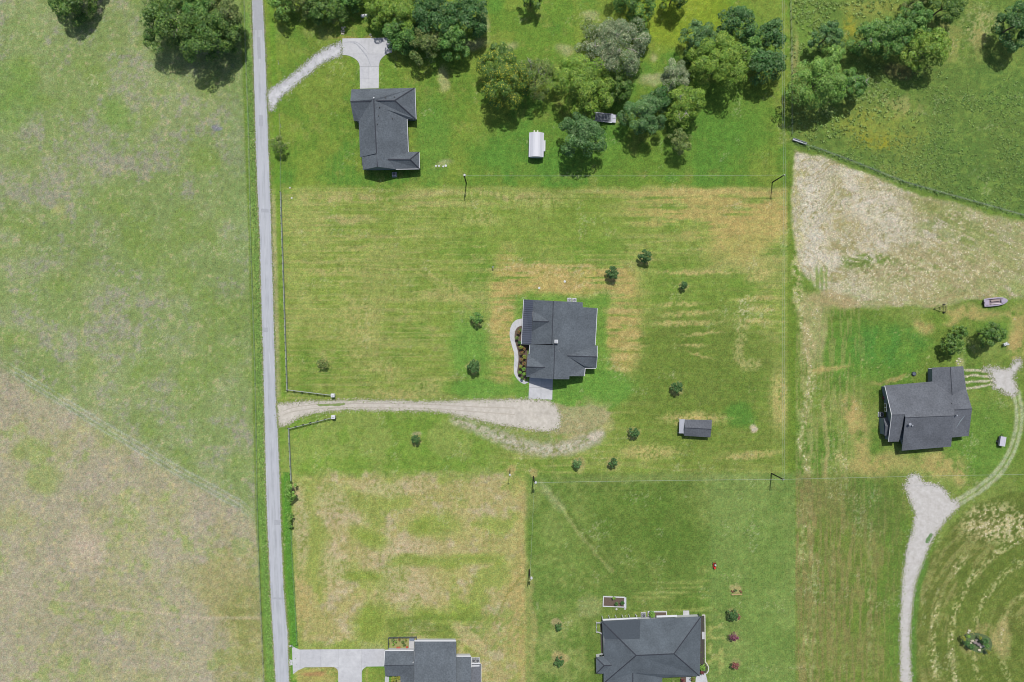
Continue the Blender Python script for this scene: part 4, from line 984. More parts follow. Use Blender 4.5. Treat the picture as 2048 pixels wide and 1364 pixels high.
STY = {  # colour, secondary colour, share, leaf size, density, lobe count factor
 'oak':    ((80,118,44), (116,148,58), .3, .50, 1.15, 1.3),
 'bright': ((116,154,48), (146,176,64), .35, .46, 1.0, 1.0),
 'lime':   ((130,170,76), (98,144,52), .35, .46, .8, 1.0),
 'blue':   ((80,122,62), (108,144,84), .3, .48, .95, 1.0),
 'green':  ((82,130,52), (118,160,68), .35, .48, 1.05, 1.0),
 'grey':   ((122,142,98), (164,174,136), .3, .42, .72, 1.1),
 'deep':   ((64,110,48), (98,138,74), .25, .52, 1.1, 1.1),
 'yellow': ((88,124,40), (172,180,52), .22, .46, 1.05, 1.2),
 'olive':  ((102,126,58), (138,152,82), .3, .42, .85, 1.0),
 'young':  ((62,102,48), (92,132,64), .3, .28, 1.3, 1.0),
}
M_BARK = mat('bark', (112, 104, 92), var=.2, vscale=4)
M_PALEBARK = mat('pale_bark', (196, 190, 176), var=.12, vscale=4)
def leaf_mesh(name, C, R, leaf, rs, n, shell=(.86, 1.04), col=None, flat=.38, zmin=-.35, clumps=None):
    """C: lobe centres (k,3), R: lobe radii (k,3)"""
    k = len(C); wgt = (R[:, 0]*R[:, 1]); wgt = wgt/wgt.sum()
    li = rs.choice(k, n, p=wgt)
    d = rs.normal(size=(n, 3)); d /= np.linalg.norm(d, axis=1)[:, None]
    d[:, 2] = np.where(d[:, 2] < zmin, -d[:, 2], d[:, 2])
    rad = rs.uniform(shell[0], shell[1], n)**1.0
    p = C[li] + d*R[li]*rad[:, None]
    nn = d*(1-flat) + np.array([0, 0, flat]) + rs.normal(size=(n, 3))*.30
    nn /= np.linalg.norm(nn, axis=1)[:, None]
    t = rs.normal(size=(n, 3)); t -= nn*(t*nn).sum(1)[:, None]; t /= np.linalg.norm(t, axis=1)[:, None]
    b = np.cross(nn, t); s = leaf*rs.uniform(.55, 1.3, n)[:, None]
    v = np.stack([p-t*s*.62, p+b*s*.36-nn*s*.08, p+t*s*.62, p-b*s*.36-nn*s*.08], 1).reshape(-1, 3)
    me = bpy.data.meshes.new(name)
    me.vertices.add(4*n); me.vertices.foreach_set('co', v.astype(np.float32).ravel())
    me.loops.add(4*n); me.loops.foreach_set('vertex_index', np.arange(4*n, dtype=np.int32))
    me.polygons.add(n); me.polygons.foreach_set('loop_start', np.arange(0, 4*n, 4, dtype=np.int32))
    me.update(calc_edges=True)
    base = np.array(col[0]); sec = np.array(col[1]); share = col[2]
    lobe_t = rs.uniform(.85, 1.15, k)[li]
    pick = (rs.rand(n) < share*(.4+1.2*rs.rand(k)[li]))[:, None]
    tint = np.where(pick, (sec/base)**2.2, 1.0)*(lobe_t*rs.uniform(.8, 1.18, n))[:, None]
    at = me.color_attributes.new('tint', 'FLOAT_COLOR', 'POINT')
    at.data.foreach_set('color', np.repeat(np.concatenate([tint, np.ones((n, 1))], 1), 4, 0).astype(np.float32).ravel())
    return me
def tree(px, py, r, style, label, name='tree', seed=0, group=None, stretch=1.0, ang=0, zf=1.0, trunk=True, dens=1.0, bare=0, leafk=1.0):
    """px,py: where the middle of the crown stands in the photograph; r: crown radius in pixels"""
    st = STY[style]; rs = np.random.RandomState(seed*7+int(px)+int(py)*3); rr = random.Random(seed+int(px*3+py))
    Rm = r*S
    zc = (.62*Rm+3.2)*zf if Rm > 3 else (.8*Rm+1.1)*zf
    Hc = (.60*Rm+.9) if Rm > 3 else .95*Rm
    c = P(px, py, zc+.35*Hc); Rm *= (H-zc)/H
    root_p = Vector((c.x, c.y, 0))
    t = thing(name, label, 'tree' if trunk else 'bush', root_p, group)
    ph = [rr.uniform(0, 6.28) for _ in range(4)]
    amp = 1.0 if Rm > 3 else .45
    def R_at(a): return Rm*(1+amp*(.13*math.sin(2*a+ph[0])+.11*math.sin(3*a+ph[1])+.09*math.sin(5*a+ph[2])))
    nl = max(9, int((12+Rm*4.6)*st[5]))
    Cs = []; Rs = []
    for i in range(nl):
        if Rm > 3 and i > nl*.25 and rr.random() < .2: continue
        f = math.sqrt((i+.5)/nl); a = i*2.39996+rr.uniform(-.35, .35)
        lr = Rm*rr.uniform(.15, .29)*(1.3 if nl < 18 else 1)
        q = f*(R_at(a)-lr*.8)
        x = math.cos(a)*q; y = math.sin(a)*q*stretch
        if ang: x, y = x*math.cos(ang)-y*math.sin(ang), x*math.sin(ang)+y*math.cos(ang)
        z = zc + Hc*(math.sqrt(max(0, 1-(q/Rm)**2))*.85-.15) + rr.uniform(-.34, .3)*Hc - lr*.25
        Cs.append((c.x+x, c.y+y, max(z, lr*.8))); Rs.append((lr, lr, lr*rr.uniform(.6, .85)))
    # low skirts so the outline has depth
    for i in range(nl//3):
        a = rr.uniform(0, 6.28); lr = Rm*rr.uniform(.16, .26); q = R_at(a)-lr*.7
        x = math.cos(a)*q; y = math.sin(a)*q*stretch
        if ang: x, y = x*math.cos(ang)-y*math.sin(ang), x*math.sin(ang)+y*math.cos(ang)
        Cs.append((c.x+x, c.y+y, max(zc-.35*Hc*rr.uniform(.4, 1.2), lr*.7))); Rs.append((lr, lr, lr*.7))
    Cs = np.array(Cs); Rs = np.array(Rs)
    leaf = .84*st[3]*leafk*(1 if Rm > 3 else .55+.15*Rm)
    n = int(math.pi*Rm*Rm*stretch/(leaf*leaf*.32)*2.9*st[4]*dens)
    n = min(max(n, 300), 14000)
    me = leaf_mesh('crown', Cs, Rs, leaf, rs, n, col=st[:3])
    me.materials.append(leaf_mat('leaves_'+style, st[0]))
    link('crown', me, t)
    tr = MB(); tw = max(.06, Rm*.045)
    top = Vector((c.x, c.y, zc))
    tr.tube([root_p, root_p.lerp(top, .35)+Vector((rr.uniform(-.1, .1)*Rm*.4, rr.uniform(-.1, .1)*Rm*.4, 0)), root_p.lerp(top, .7), top+Vector((0, 0, Hc*.3))], [tw*1.3, tw, tw*.8, tw*.3], 7)
    tr.build('trunk', M_BARK, t)
    for i in range(min(8, max(3, nl//4))):
        q = Vector(Cs[(i*3) % len(Cs)]); s0 = root_p.lerp(top, .45+.06*(i % 4))
        MB().tube([s0, s0.lerp(q, .5)+Vector((0, 0, -.1*Rm)), q], [tw*.55, tw*.35, tw*.12], 5).build('branch', M_BARK, t)
    for i in range(bare):
        q = Vector(Cs[rr.randrange(len(Cs))]); q.z += Rs[0][2]*1.25
        s0 = Vector((q.x*.6+c.x*.4, q.y*.6+c.y*.4, zc+Hc*.5)); b = MB()
        b.tube([s0, s0.lerp(q, .6)+Vector((rr.uniform(-.3,.3), rr.uniform(-.3,.3), .1)), q+Vector((0, 0, .2))], [.14, .1, .05], 4)
        for k in range(4):
            e = q+Vector((rr.uniform(-1.4, 1.4), rr.uniform(-1.4, 1.4), rr.uniform(0, .5)))
            b.tube([s0.lerp(q, rr.uniform(.5, .9)), e], [.07, .03], 4)
        b.build('bare_branch', M_PALEBARK, t)
    return t

T = tree
# beyond the road, top left
T(138, -10, 47, 'oak', 'round olive green oak cut by the top edge, alone in the left pasture', 'oak_tree', 1, zf=.6)
T(334, 34, 56, 'oak', 'dark oak forming the left lobe of the big clump beside the road', 'oak_tree', 2)
T(405, 64, 54, 'oak', 'dark oak forming the lower middle lobe of the big clump beside the road', 'oak_tree', 3)
T(440, 10, 42, 'olive', 'greyish oak at the right end of the big clump, next to the road', 'oak_tree', 4, bare=2)
T(395, 10, 50, 'green', 'oak at the top of the big clump beside the road', 'oak_tree', 5)
T(458, 62, 28, 'oak', 'small dark oak between the big clump and the road edge', 'oak_tree', 6)
# woodland strip at the top
T(560, 2, 30, 'lime', 'bright green tree at the top edge nearest the road', 'tree', 7, zf=0.8)
T(600, -8, 34, 'olive', 'olive tree at the top edge above the gravel drive', 'tree', 8, zf=0.6)
T(645, 4, 40, 'oak', 'dark spreading tree at the top edge left of the gas tank', 'tree', 9, zf=0.62)
T(700, -14, 34, 'green', 'green tree at the top edge directly above the gas tank', 'tree', 10, zf=0.6)
T(758, 6, 38, 'bright', 'leafy tree at the top edge just right of the gas tank', 'tree', 11, zf=0.65)
T(812, 22, 46, 'bright', 'yellow green tree in the middle of the top woodland strip', 'tree', 12, zf=0.8)
T(868, 18, 48, 'deep', 'dark green tree in the right half of the top woodland strip', 'tree', 13)
T(806, 66, 38, 'green', 'rounded green tree touching the right end of the T shaped driveway', 'tree', 14, zf=0.7)
T(850, 84, 34, 'olive', 'olive tree at the lower edge of the woodland, right of the driveway', 'tree', 15)
T(905, 78, 34, 'green', 'bright rounded tree at the lower right corner of the woodland', 'tree', 16)
T(932, 24, 42, 'deep', 'dark tree at the right end of the woodland strip', 'tree', 17)
T(958, 44, 16, 'oak', 'small brownish tree on the bare right edge of the woodland', 'tree', 18)
# lawn trees
T(1062, -10, 22, 'oak', 'dark treetop poking in at the top edge, left of centre', 'tree', 19)
T(1272, -12, 46, 'green', 'green tree cut by the top edge above the silvery tree', 'tree', 20)
T(1350, -14, 28, 'oak', 'dark tree cut by the top edge, between two larger groups', 'tree', 21)
T(1228, 88, 60, 'grey', 'large silvery grey feathery tree with pale dead twigs', 'tree', 22, bare=9, stretch=1.15, ang=-.7)
T(1185, 68, 30, 'olive', 'dull olive tree on the left shoulder of the silvery tree', 'tree', 23, dens=.8)
T(1286, 74, 18, 'blue', 'small blue green tree right of the silvery tree', 'tree', 24)
T(1008, 152, 54, 'yellow', 'dark green tree dotted with yellow, left of the white curved shed roof', 'tree', 25)
T(1000, 108, 26, 'oak', 'small dark tree on top of the yellow dotted tree', 'tree', 26)
T(1072, 150, 40, 'olive', 'thin pale twigged tree leaning on the yellow dotted tree', 'tree', 27, bare=5, dens=.6)
T(1172, 162, 58, 'bright', 'broad yellow green tree in front of the silvery tree', 'tree', 28)
T(1165, 268, 46, 'blue', 'blue green tree below the broad yellow green one, beside the flatbed trailer', 'tree', 29)
T(1240, 170, 28, 'oak', 'dark tree between the broad yellow green tree and the lawn on its right', 'tree', 30)
T(1292, 228, 42, 'blue', 'blue green tree at the left of the middle lawn group', 'tree', 31)
T(1322, 198, 26, 'deep', 'dark green small tree in the heart of the middle lawn group', 'tree', 32)
T(1372, 206, 40, 'bright', 'yellow green tree with bare grey twigs at the right of the middle lawn group', 'tree', 33, bare=3)
T(1352, 152, 32, 'grey', 'greyish tree at the top of the middle lawn group', 'tree', 34, dens=1.1)
T(1362, 280, 24, 'olive', 'small olive tree at the bottom of the middle lawn group', 'tree', 35, dens=.8)
T(1444, 118, 56, 'bright', 'large round yellow green tree in the group left of the power line', 'tree', 36)
T(1404, 74, 36, 'blue', 'blue green tree behind the left shoulder of the large round tree', 'tree', 37)
T(1478, 42, 36, 'deep', 'dark pointed tree at the top of the group left of the power line', 'pine_tree', 38, zf=1.3)
T(1545, 66, 32, 'deep', 'deep green glossy tree under the power line', 'tree', 39)
T(1535, 126, 36, 'deep', 'deep green glossy magnolia like tree, lowest by the power line', 'tree', 40)
T(1502, 92, 30, 'green', 'green tree filling the middle of the group left of the power line', 'tree', 41)
T(1385, 110, 18, 'oak', 'small dark tree at the far left foot of the large round tree', 'tree', 42)
# right pasture
T(1660, 68, 30, 'blue', 'grey green round bush like tree, alone near the top of the right pasture', 'tree', 43)
T(1640, 160, 53, 'lime', 'large light green tree just right of the boundary fence', 'tree', 44, zf=1.08)
T(1664, 112, 28, 'lime', 'light green treetop above the large light green tree by the fence', 'tree', 45)
T(1708, 165, 30, 'green', 'green tree on the right side of the large light green tree', 'tree', 46, bare=3)
T(1742, 72, 34, 'green', 'green tree with a dead grey limb, left of the right pasture group', 'tree', 47, bare=2)
T(1790, 66, 42, 'green', 'broad green tree in the middle of the right pasture group', 'tree', 48)
T(1860, 92, 42, 'bright', 'brighter green tree at the right of the right pasture group', 'tree', 49)
T(1836, 38, 32, 'green', 'green tree at the top of the right pasture group', 'tree', 50)
T(1898, 6, 34, 'oak', 'dark tree cut by the top edge, right of the pasture group', 'tree', 51)
T(1838, -6, 26, 'olive', 'olive tree at the top edge above the pasture group', 'tree', 52)
T(2044, 42, 42, 'deep', 'very dark tree cut by the right edge at the top', 'tree', 53)
T(1908, 689, 20, 'oak', 'lower lobe of the two trunked dark tree above the right house', 'tree', 54)
T(1923, 664, 14, 'oak', 'upper smaller lobe beside the dark tree above the right house', 'tree', 55)
T(1987, 667, 25, 'oak', 'round dark tree near the right edge, above the gravel yard', 'tree', 56)
# young trees on the lawns
YOUNG = [(1291,511,13,'young','young bushy tree, upper right one of the pair above the middle house'),
 (1225,545,13,'young','young bushy tree, lower left one of the pair above the middle house'),
 (1368,570,8,'young','smallest sapling standing right of the pair on the dry lawn'),
 (953,636,12.5,'green','young tree on the lawn left of the middle house, nearer the top'),
 (947,733,13,'young','young tree on the lawn left of the curved walk, lower one'),
 (643,726,11,'olive','sparse sapling near the corner of the rail fence'),
 (831,880,9.5,'young','young tree alone below the gravel lane'),
 (1355,775,12,'young','young tree above the small shed'),
 (1268,865,10.5,'young','young tree left of the small shed'),
 (1155,928,9.5,'blue','sapling in a dry ring below the old gravel arc, left of two'),
 (1226,926,9.5,'young','sapling below the old gravel arc, right of two'),
 (1118,1254,7.5,'young','small sapling left of the bottom house, upper of two'),
 (1118,1325,10,'young','small sapling left of the bottom house, lower of two'),
 (555,287,17,'olive','thin sparse tree at the roadside below the gravel drive'),
 (1467,1231,11,'young','dark green crape myrtle right of the bottom house')]
for i, (x, y, r, s_, lab) in enumerate(YOUNG):
    T(x, y, r, s_, lab, 'young_tree', 60+i, group='young trees planted on the lawns', dens=.6 if s_ == 'olive' else 1.0)
STY['pink'] = ((116,58,84), (150,96,118), .35, .24, .8, .8); STY['red'] = ((128,48,60), (168,120,108), .25, .24, .8, .8); STY['redgreen'] = ((110,120,60), (176,84,66), .35, .26, .8, .8)
STY['limebush'] = ((110,160,50), (140,180,80), .3, .26, 1, .8); STY['goldbush'] = ((170,165,60), (110,140,60), .4, .24, 1, .8)
T(1477,1234,5.5,'red','red flowering crape myrtle beside the dark green one','crape_myrtle',80, trunk=False)
T(1468,1275,9,'pink','purple pink flowering crape myrtle, middle of the row right of the bottom house','crape_myrtle',81, trunk=False)
T(1471,1331,8,'red','red and cream flowering crape myrtle, lowest of the row','crape_myrtle',82, trunk=False)
T(580,985,13,'lime','bright bushy shrub where the rail fence ends by the road','shrub',83, trunk=False, stretch=1.6)
T(577,968,7,'lime','small bright shrub on the last rail fence post','shrub',84, trunk=False)
T(579,1035,7.5,'lime','low narrow green shrub below the bright one at the roadside','shrub',85, trunk=False, stretch=1.8)
T(580,1052,5,'lime','lowest small green shrub at the roadside','shrub',86, trunk=False)
T(1405,1335,7,'limebush','bright green shrub in the curved bed at the bottom house','shrub',87, trunk=False)
T(1305,1229,6.5,'limebush','bright green clump in the planter against the bottom house','shrub',88, trunk=False)
T(1228,1196,3.8,'limebush','small green plant inside the free standing planter box','shrub',89, trunk=False)
T(1233,1208,3.6,'deep','dark small plant at the lower side of the free standing planter box','shrub',90, trunk=False)
T(1245,1206,3.6,'deep','dark small plant at the right end of the free standing planter box','shrub',91, trunk=False)
T(788,1358,7,'goldbush','yellowish shrub at the front of the bottom left house','shrub',92, trunk=False)
T(797,1355,5,'goldbush','smaller yellowish shrub right of the other at the bottom left house','shrub',93, trunk=False)
T(1401,1230,3,'oak','tiny dark shrub at the corner of the bottom house','shrub',94, trunk=False)
# shrubs of the bed along the curved walk
bed = smooth_poly([(1046,651),(1036,654),(1030.5,662),(1029,674),(1031.5,688),(1035.5,702),(1037,716),(1036,730),(1034.5,742),(1037,753),(1046,760)], 2)
struct(sheet('flower_bed', bed+[(1054,757),(1055,700),(1060,690),(1046,690)], .02, M_SOIL))
SHR = [(1037,664,4,'redgreen'),(1041,660,3,'oak'),(1034,676,3.5,'olive'),(1039,685,3.5,'deep'),(1042,694,4.5,'goldbush'),(1048,697,4,'redgreen'),(1044,706,4.5,'redgreen'),(1049,714,4.5,'goldbush'),(1043,719,4,'redgreen'),(1048,727,4.5,'redgreen'),(1041,733,4,'goldbush'),(1047,738,4.5,'limebush'),(1040,745,4,'limebush'),(1048,748,4,'limebush'),(1044,756,3,'oak')]
pos = ['topmost reddish','topmost dark','upper olive','upper dark green','first golden','first red leafed','second red leafed','second golden','third red leafed','lower red leafed','lower golden','upper lime green','left lime green','right lime green','lowest dark']
for i, ((x, y, r, s_), pn) in enumerate(zip(SHR, pos)):
    T(x, y, r, s_, pn+' shrub in the bed between the curved walk and the middle house', 'shrub', 100+i, trunk=False, group='shrubs along the curved walk')

# ------------------------------------------------------------------ loose vegetation (uncountable)
def cards(name, pts, size, cols, rs, m, z=.1, flat=.35, up=.6):
    n = len(pts); C = np.concatenate([pts, np.full((n, 1), 0)], 1)
    nn = rs.normal(size=(n, 3))*up + np.array([0, 0, 1]); nn /= np.linalg.norm(nn, axis=1)[:, None]
    t = rs.normal(size=(n, 3)); t -= nn*(t*nn).sum(1)[:, None]; t /= np.linalg.norm(t, axis=1)[:, None]
    b = np.cross(nn, t); s = size*rs.uniform(.5, 1.4, n)[:, None]
    c = C + np.stack([np.zeros(n), np.zeros(n), z+rs.uniform(0, z, n)], 1)
    v = np.stack([c-t*s*.6, c+b*s*.3, c+t*s*.6, c-b*s*.3], 1)
    v[..., 2] = np.maximum(v[..., 2], .006)
    me = bpy.data.meshes.new(name)
    me.vertices.add(4*n); me.vertices.foreach_set('co', v.astype(np.float32).ravel())
    me.loops.add(4*n); me.loops.foreach_set('vertex_index', np.arange(4*n, dtype=np.int32))
    me.polygons.add(n); me.polygons.foreach_set('loop_start', np.arange(0, 4*n, 4, dtype=np.int32)); me.update(calc_edges=True)
    at = me.color_attributes.new('tint', 'FLOAT_COLOR', 'POINT')
    at.data.foreach_set('color', np.repeat(np.concatenate([cols, np.ones((n, 1))], 1), 4, 0).astype(np.float32).ravel())
    me.materials.append(m); o = link(name, me); o['kind'] = 'stuff'; return o
def tint_mat(name):
    m = bpy.data.materials.new(name); m.use_nodes = True; nt = m.node_tree; b = nt.nodes['Principled BSDF']
    vc = nt.nodes.new('ShaderNodeVertexColor'); vc.layer_name = 'tint'; nt.links.new(vc.outputs[0], b.inputs['Base Color'])
    b.inputs['Roughness'].default_value = .9; b.inputs['Specular IOR Level'].default_value = .1; return m
M_TINT = tint_mat('blade_colours')
def to_alb(C):
    C = np.clip(C, 0, 255)/255.0
    return np.where(C <= .04045, C/12.92, ((C+.055)/1.055)**2.4)/GAIN
rs = np.random.RandomState(5)
def free(px, py):
    ok = ((px < xl(py)-1) | (px > xr(py)+1))
    for poly in (LANE, EDRIVE, [(536,205),(534,183),(650,92),(690,76),(784,76),(784,106),(758,125),(758,178),(719,178),(719,130),(700,112),(660,122),(600,165),(546,218)],
                 [(585,1288),(770,1296),(770,1333),(724,1345),(724,1400),(676,1400),(676,1345),(660,1334),(596,1342)], [(1016,634),(1106,634),(1106,800),(1056,800),(1056,770),(1020,750)], [(1964,736),(2045,718),(2036,790),(2000,784)]):
        ok &= inpoly(px, py, poly, .5) < .5
    return ok
n = 60000
px = rs.uniform(-20, 2068, n); py = rs.uniform(-20, 1384, n)
k = free(px, py); px, py = px[k], py[k]
C = ground_color(px, py)
C = C*rs.uniform(.84, 1.16, len(px))[:, None] + rs.normal(size=(len(px), 3))*5
cards('grass_tufts', np.stack([(px-1024)*S, (682-py)*S], 1), .30, to_alb(C), rs, M_TINT, z=.05, up=.45)
# loose pale straw left by the mower
n = 90000
px = rs.uniform(1575, 2060, n); py = rs.uniform(290, 1380, n)
C = ground_color(px, py); lum = C.mean(1)
k = (lum > 158) & free(px, py) & ~((px > 1900) & (py > 700) & (py < 1015) & (px*.9 + py > 2600))  & (rs.rand(n) < .55)
px, py = px[k], py[k]; C = np.array([212, 205, 172])*rs.uniform(.82, 1.15, len(px))[:, None]
cards('loose_straw', np.stack([(px-1024)*S, (682-py)*S], 1), .42, to_alb(C), rs, M_TINT, z=.06, up=.3)
# gravel thrown over the edges of the drives, and grass creeping in
def near_edge(poly, n, sd):
    P_ = np.array(poly, float); Q_ = np.roll(P_, -1, 0); L_ = np.hypot(*(Q_-P_).T); i = rs.choice(len(P_), n, p=L_/L_.sum()); f = rs.rand(n)[:, None]
    q = P_[i]*(1-f)+Q_[i]*f; nr = (Q_-P_)[i][:, ::-1]*np.array([-1, 1])/L_[i][:, None]
    return q + nr*rs.normal(size=n)[:, None]*sd
gp = []; gc = []; wp = []; wc = []
for poly, col, n_ in ((LANE, (200, 193, 178), 2600), (NDRIVE, (204, 204, 206), 1300), (EDRIVE, (204, 199, 190), 2200), (YARD, (202, 197, 184), 900)):
    q = near_edge(poly, n_, 2.6); gp.append(q); gc.append(np.array(col)*rs.uniform(.8, 1.1, n_)[:, None])
    n_ = n_//2; q = near_edge(poly, n_, 2.6); wp.append(q); wc.append(np.array([146, 160, 108])*rs.uniform(.85, 1.12, n_)[:, None])
for fx in (xl, xr):
    y_ = rs.uniform(-5, 1370, 4200); d_ = np.abs(rs.normal(size=4200))*1.5-.6; q = np.stack([fx(y_)+(d_ if fx is xr else -d_), y_], 1)
    wp.append(q); wc.append(np.where(rs.rand(4200, 1) < .45, np.array([[176, 170, 138]]), np.array([[128, 156, 82]]))*rs.uniform(.85, 1.12, 4200)[:, None])
gp = np.concatenate(gp); wp = np.concatenate(wp); gc = np.concatenate(gc); wc = np.concatenate(wc)
cards('loose_gravel', np.stack([(gp[:, 0]-1024)*S, (682-gp[:, 1])*S], 1), .32, to_alb(gc), rs, M_TINT, z=.03, up=.25)
cards('edge_grass', np.stack([(wp[:, 0]-1024)*S, (682-wp[:, 1])*S], 1), .34, to_alb(wc), rs, M_TINT, z=.05, up=.4)
# weeds standing in the north-east pasture
def weeds(name, N, test, base, size, hgt, per=7):
    px = rs.uniform(1585, 2060, N); py = rs.uniform(-10, 440, N); k = test(px, py); px, py = px[k], py[k]; n = len(px)
    h = rs.uniform(.5, 1.2, n)*hgt; r_ = rs.uniform(.5, 1.3, n)*size
    Cc = np.stack([(px-1024)*S, (682-py)*S, h*.5], 1); m_ = per
    me = leaf_mesh(name, Cc, np.stack([r_, r_, h*.6], 1), size*.9, rs, n*m_, col=(base, (base[0]+30, base[1]+26, base[2]+22), .35), zmin=0)
    me.materials.append(leaf_mat('leaves_'+name, base)); o = link(name, me); o['kind'] = 'stuff'
dylf = lambda x: np.interp(x, [a for a, b in DIAG], [b for a, b in DIAG])
def t1(x, y):
    d = sst(fbm(x, y, 60, 201, 3), .38, .62)
    d = d*np.clip(sst(x, 1760, 1880)*sst(y, 150, 210) + .75*sst(y, 225, 280)*sst(x, 1640, 1700), 0, 1)
    return (rs.rand(len(x)) < d*.95) & (y < dylf(x)-6)
weeds('pasture_weeds', 15000, t1, (118,152,76), .26, .26, 5)
def t2(x, y):
    d = .45*sst(fbm(x, y, 40, 205, 3), .42, .6)*(1-sst(x, 1880, 1960))*(1-sst(y, 230, 300)) + (1-sst(np.hypot((x-1625)/45, (y-20)/50), .6, 1.1)) + (1-sst(np.hypot((x-1750)/60, (y-200)/60), .6, 1.1))*.8 + (1-sst(np.hypot((x-1650)/60, (y-250)/34), .7, 1.1))*.7
    return (rs.rand(len(x)) < d*.6) & (y < dylf(x)-4) & (x > 1586)
weeds('pasture_brush', 9000, t2, (128,158,78), .42, .42)
def t3(x, y):
    return (np.abs(y-dylf(x)+1) < rs.exponential(2.6, len(x))) & (x > 1590)
weeds('fence_line_weeds', 26000, t3, (112,146,80), .3, .6, 5)
# grass grown long along the two roadside fences
n = 4200
py = rs.uniform(120, 1370, n); px = xl(py)-rs.uniform(1.5, 12, n)
C = np.array([128, 164, 84])*rs.uniform(.75, 1.2, n)[:, None]
py2 = rs.uniform(945, 1295, n//2); px2 = xr(py2)+rs.uniform(8, 19, n//2)
C2 = np.array([104, 160, 66])*rs.uniform(.8, 1.15, n//2)[:, None]
cards('verge_grass', np.stack([(np.r_[px, px2]-1024)*S, (682-np.r_[py, py2])*S], 1), .4, to_alb(np.r_[C, C2]), rs, M_TINT, z=.07, up=.4)
# pale stones beside the road near the top
b = MB()
for i in range(260):
    y = rs.uniform(40, 1300); side = rs.rand() < .5
    if side: x = xl(y)-abs(rs.normal())*1.2-.3
    else: x = xr(y)+abs(rs.normal())*1.2+.3
    p = P(x, y); r_ = rs.uniform(.05, .14); b.blob((p.x, p.y, r_*.4), (r_, r_, r_*.7), .3)
o = b.build('roadside_stones', mat('lime_stone', (206,200,190), var=.1)); o['kind'] = 'stuff'
# ------------------------------------------------------------------ fences
def board_fence(name, label, pts, spacing, hgt, rails, m, cat='fence', post=.14, railw=.05, railh=.14, mpost=None, cap=0):
    p0 = P(*pts[0]); t = thing(name, label, cat, p0)
    poly = [P(*p) for p in pts]; pos = []
    for i in range(len(poly)-1):
        a, b = poly[i], poly[i+1]; n = max(1, round((b-a).length/spacing))
        for k in range(n): pos.append(a.lerp(b, k/n))
    pos.append(poly[-1])
    me0 = None
    for p in pos:
        if me0 is None:
            mb = MB(); mb.box((0, 0, hgt/2), (post, post, hgt)); mb.lathe((0, 0, hgt), [(post*.6, 0), (.01, .04)], 4)
            o = mb.build('post', mpost or m, t); me0 = o.data
        else: o = link('post', me0, t)
        o.location = o.location + Vector((p.x, p.y, 0)) + (Vector((0, 0, 0)))
    for a, b in zip(pos[:-1], pos[1:]):
        for z in rails:
            d = (b-a).normalized(); n = Vector((-d.y, d.x, 0))*(post*.5+railw*.5)
            MB().bar(Vector((a.x, a.y, z))+n, Vector((b.x, b.y, z))+n, railw, railh).build('rail', m, t)
        if cap:
            e = (b-a).normalized()*.12; MB().bar(Vector((a.x, a.y, hgt-.06))+n+e, Vector((b.x, b.y, hgt-.06))+n-e, cap, .04).build('cap_board', m, t)
    return t
M_FPOST_SHADE = mat('shadow_dark_fence_post', (52, 56, 54))  # post colour darkened to stand in for the slanted shadow ticks of the posts
M_FENCE = mat('grey_fence_board', (176, 184, 176), var=.12, vscale=3)
board_fence('rail_fence', 'grey board fence running down the roadside and turning to the pillar above the lane', [(562,385),(575,780),(665,791)], 2.36, 1.3, (.35,.75,1.15), M_FENCE, post=.24, mpost=M_FPOST_SHADE, cap=.13)
board_fence('rail_fence', 'grey three rail board fence from the pillar below the lane down to the roadside shrubs', [(665,834),(578,856),(583,962)], 2.36, 1.3, (.35,.75,1.15), M_FENCE, post=.24, mpost=M_FPOST_SHADE, cap=.13)
M_CREAM = mat('pillar_stone', (222,218,210), var=.08, vscale=5)
for (x, y, lab) in ((668,790,'square pale masonry gate pillar above the gravel lane'), (669,833,'square pale masonry gate pillar below the gravel lane')):
    p = P(x, y); t = thing('gate_pillar', lab, 'pillar', p, 'gate pillars of the gravel lane')
    MB().box((p.x, p.y, .75), (.85, .85, 1.5)).build('shaft', M_CREAM, t)
    MB().box((p.x, p.y, 1.56), (1.1, 1.1, .12)).build('cap', M_WHITE, t)
    MB().lathe((p.x, p.y, 1.62), [(.45,0),(.2,.2),(.05,.32)], 4, rz=math.pi/4).build('cap_top', M_WHITE, t)
def wire_fence(name, label, pts, spacing, hgt, wires, mp, pr=.05, wr=.012):
    t = thing(name, label, 'fence', P(*pts[0])); poly = [P(*p) for p in pts]; pos = []
    for i in range(len(poly)-1):
        a, b = poly[i], poly[i+1]; n = max(1, round((b-a).length/spacing))
        for k in range(n): pos.append(a.lerp(b, k/n))
    pos.append(poly[-1]); me0 = None
    for p in pos:
        if me0 is None:
            mb = MB(); mb.tube([(0,0,0),(0,0,hgt)], pr, 6); o = mb.build('post', mp, t); me0 = o.data
        else: o = link('post', me0, t)
        o.location = o.location + Vector((p.x, p.y, 0))
    for z in wires:
        MB().tube([Vector((p.x+pr, p.y, z)) for p in pos], wr, 4, False).build('wire', M_GALV, t)
wire_fence('wire_fence', 'barbed wire fence with thin dark posts between the left pasture and the road', [(489,-30),(491,60),(494,150),(498,250),(501,400),(503,500),(507,620),(511,740),(514,900),(515,990),(518,1100),(522,1200),(526,1300),(530,1400)], 3.7, 1.35, (.4,.75,1.1), M_POLE, .06)
wire_fence('wire_fence', 'thin wire fence along the roadside of the top left lawn', [(560,230),(562,300),(562,384)], 4.5, 1.1, (.5,.95), M_WOOD, .05)
wire_fence('wire_fence', 'wire fence between the road verge and the dry bottom left field', [(583,1060),(586,1130),(591,1210),(595,1288)], 3.6, 1.2, (.5,1.0), M_POLE, .05)
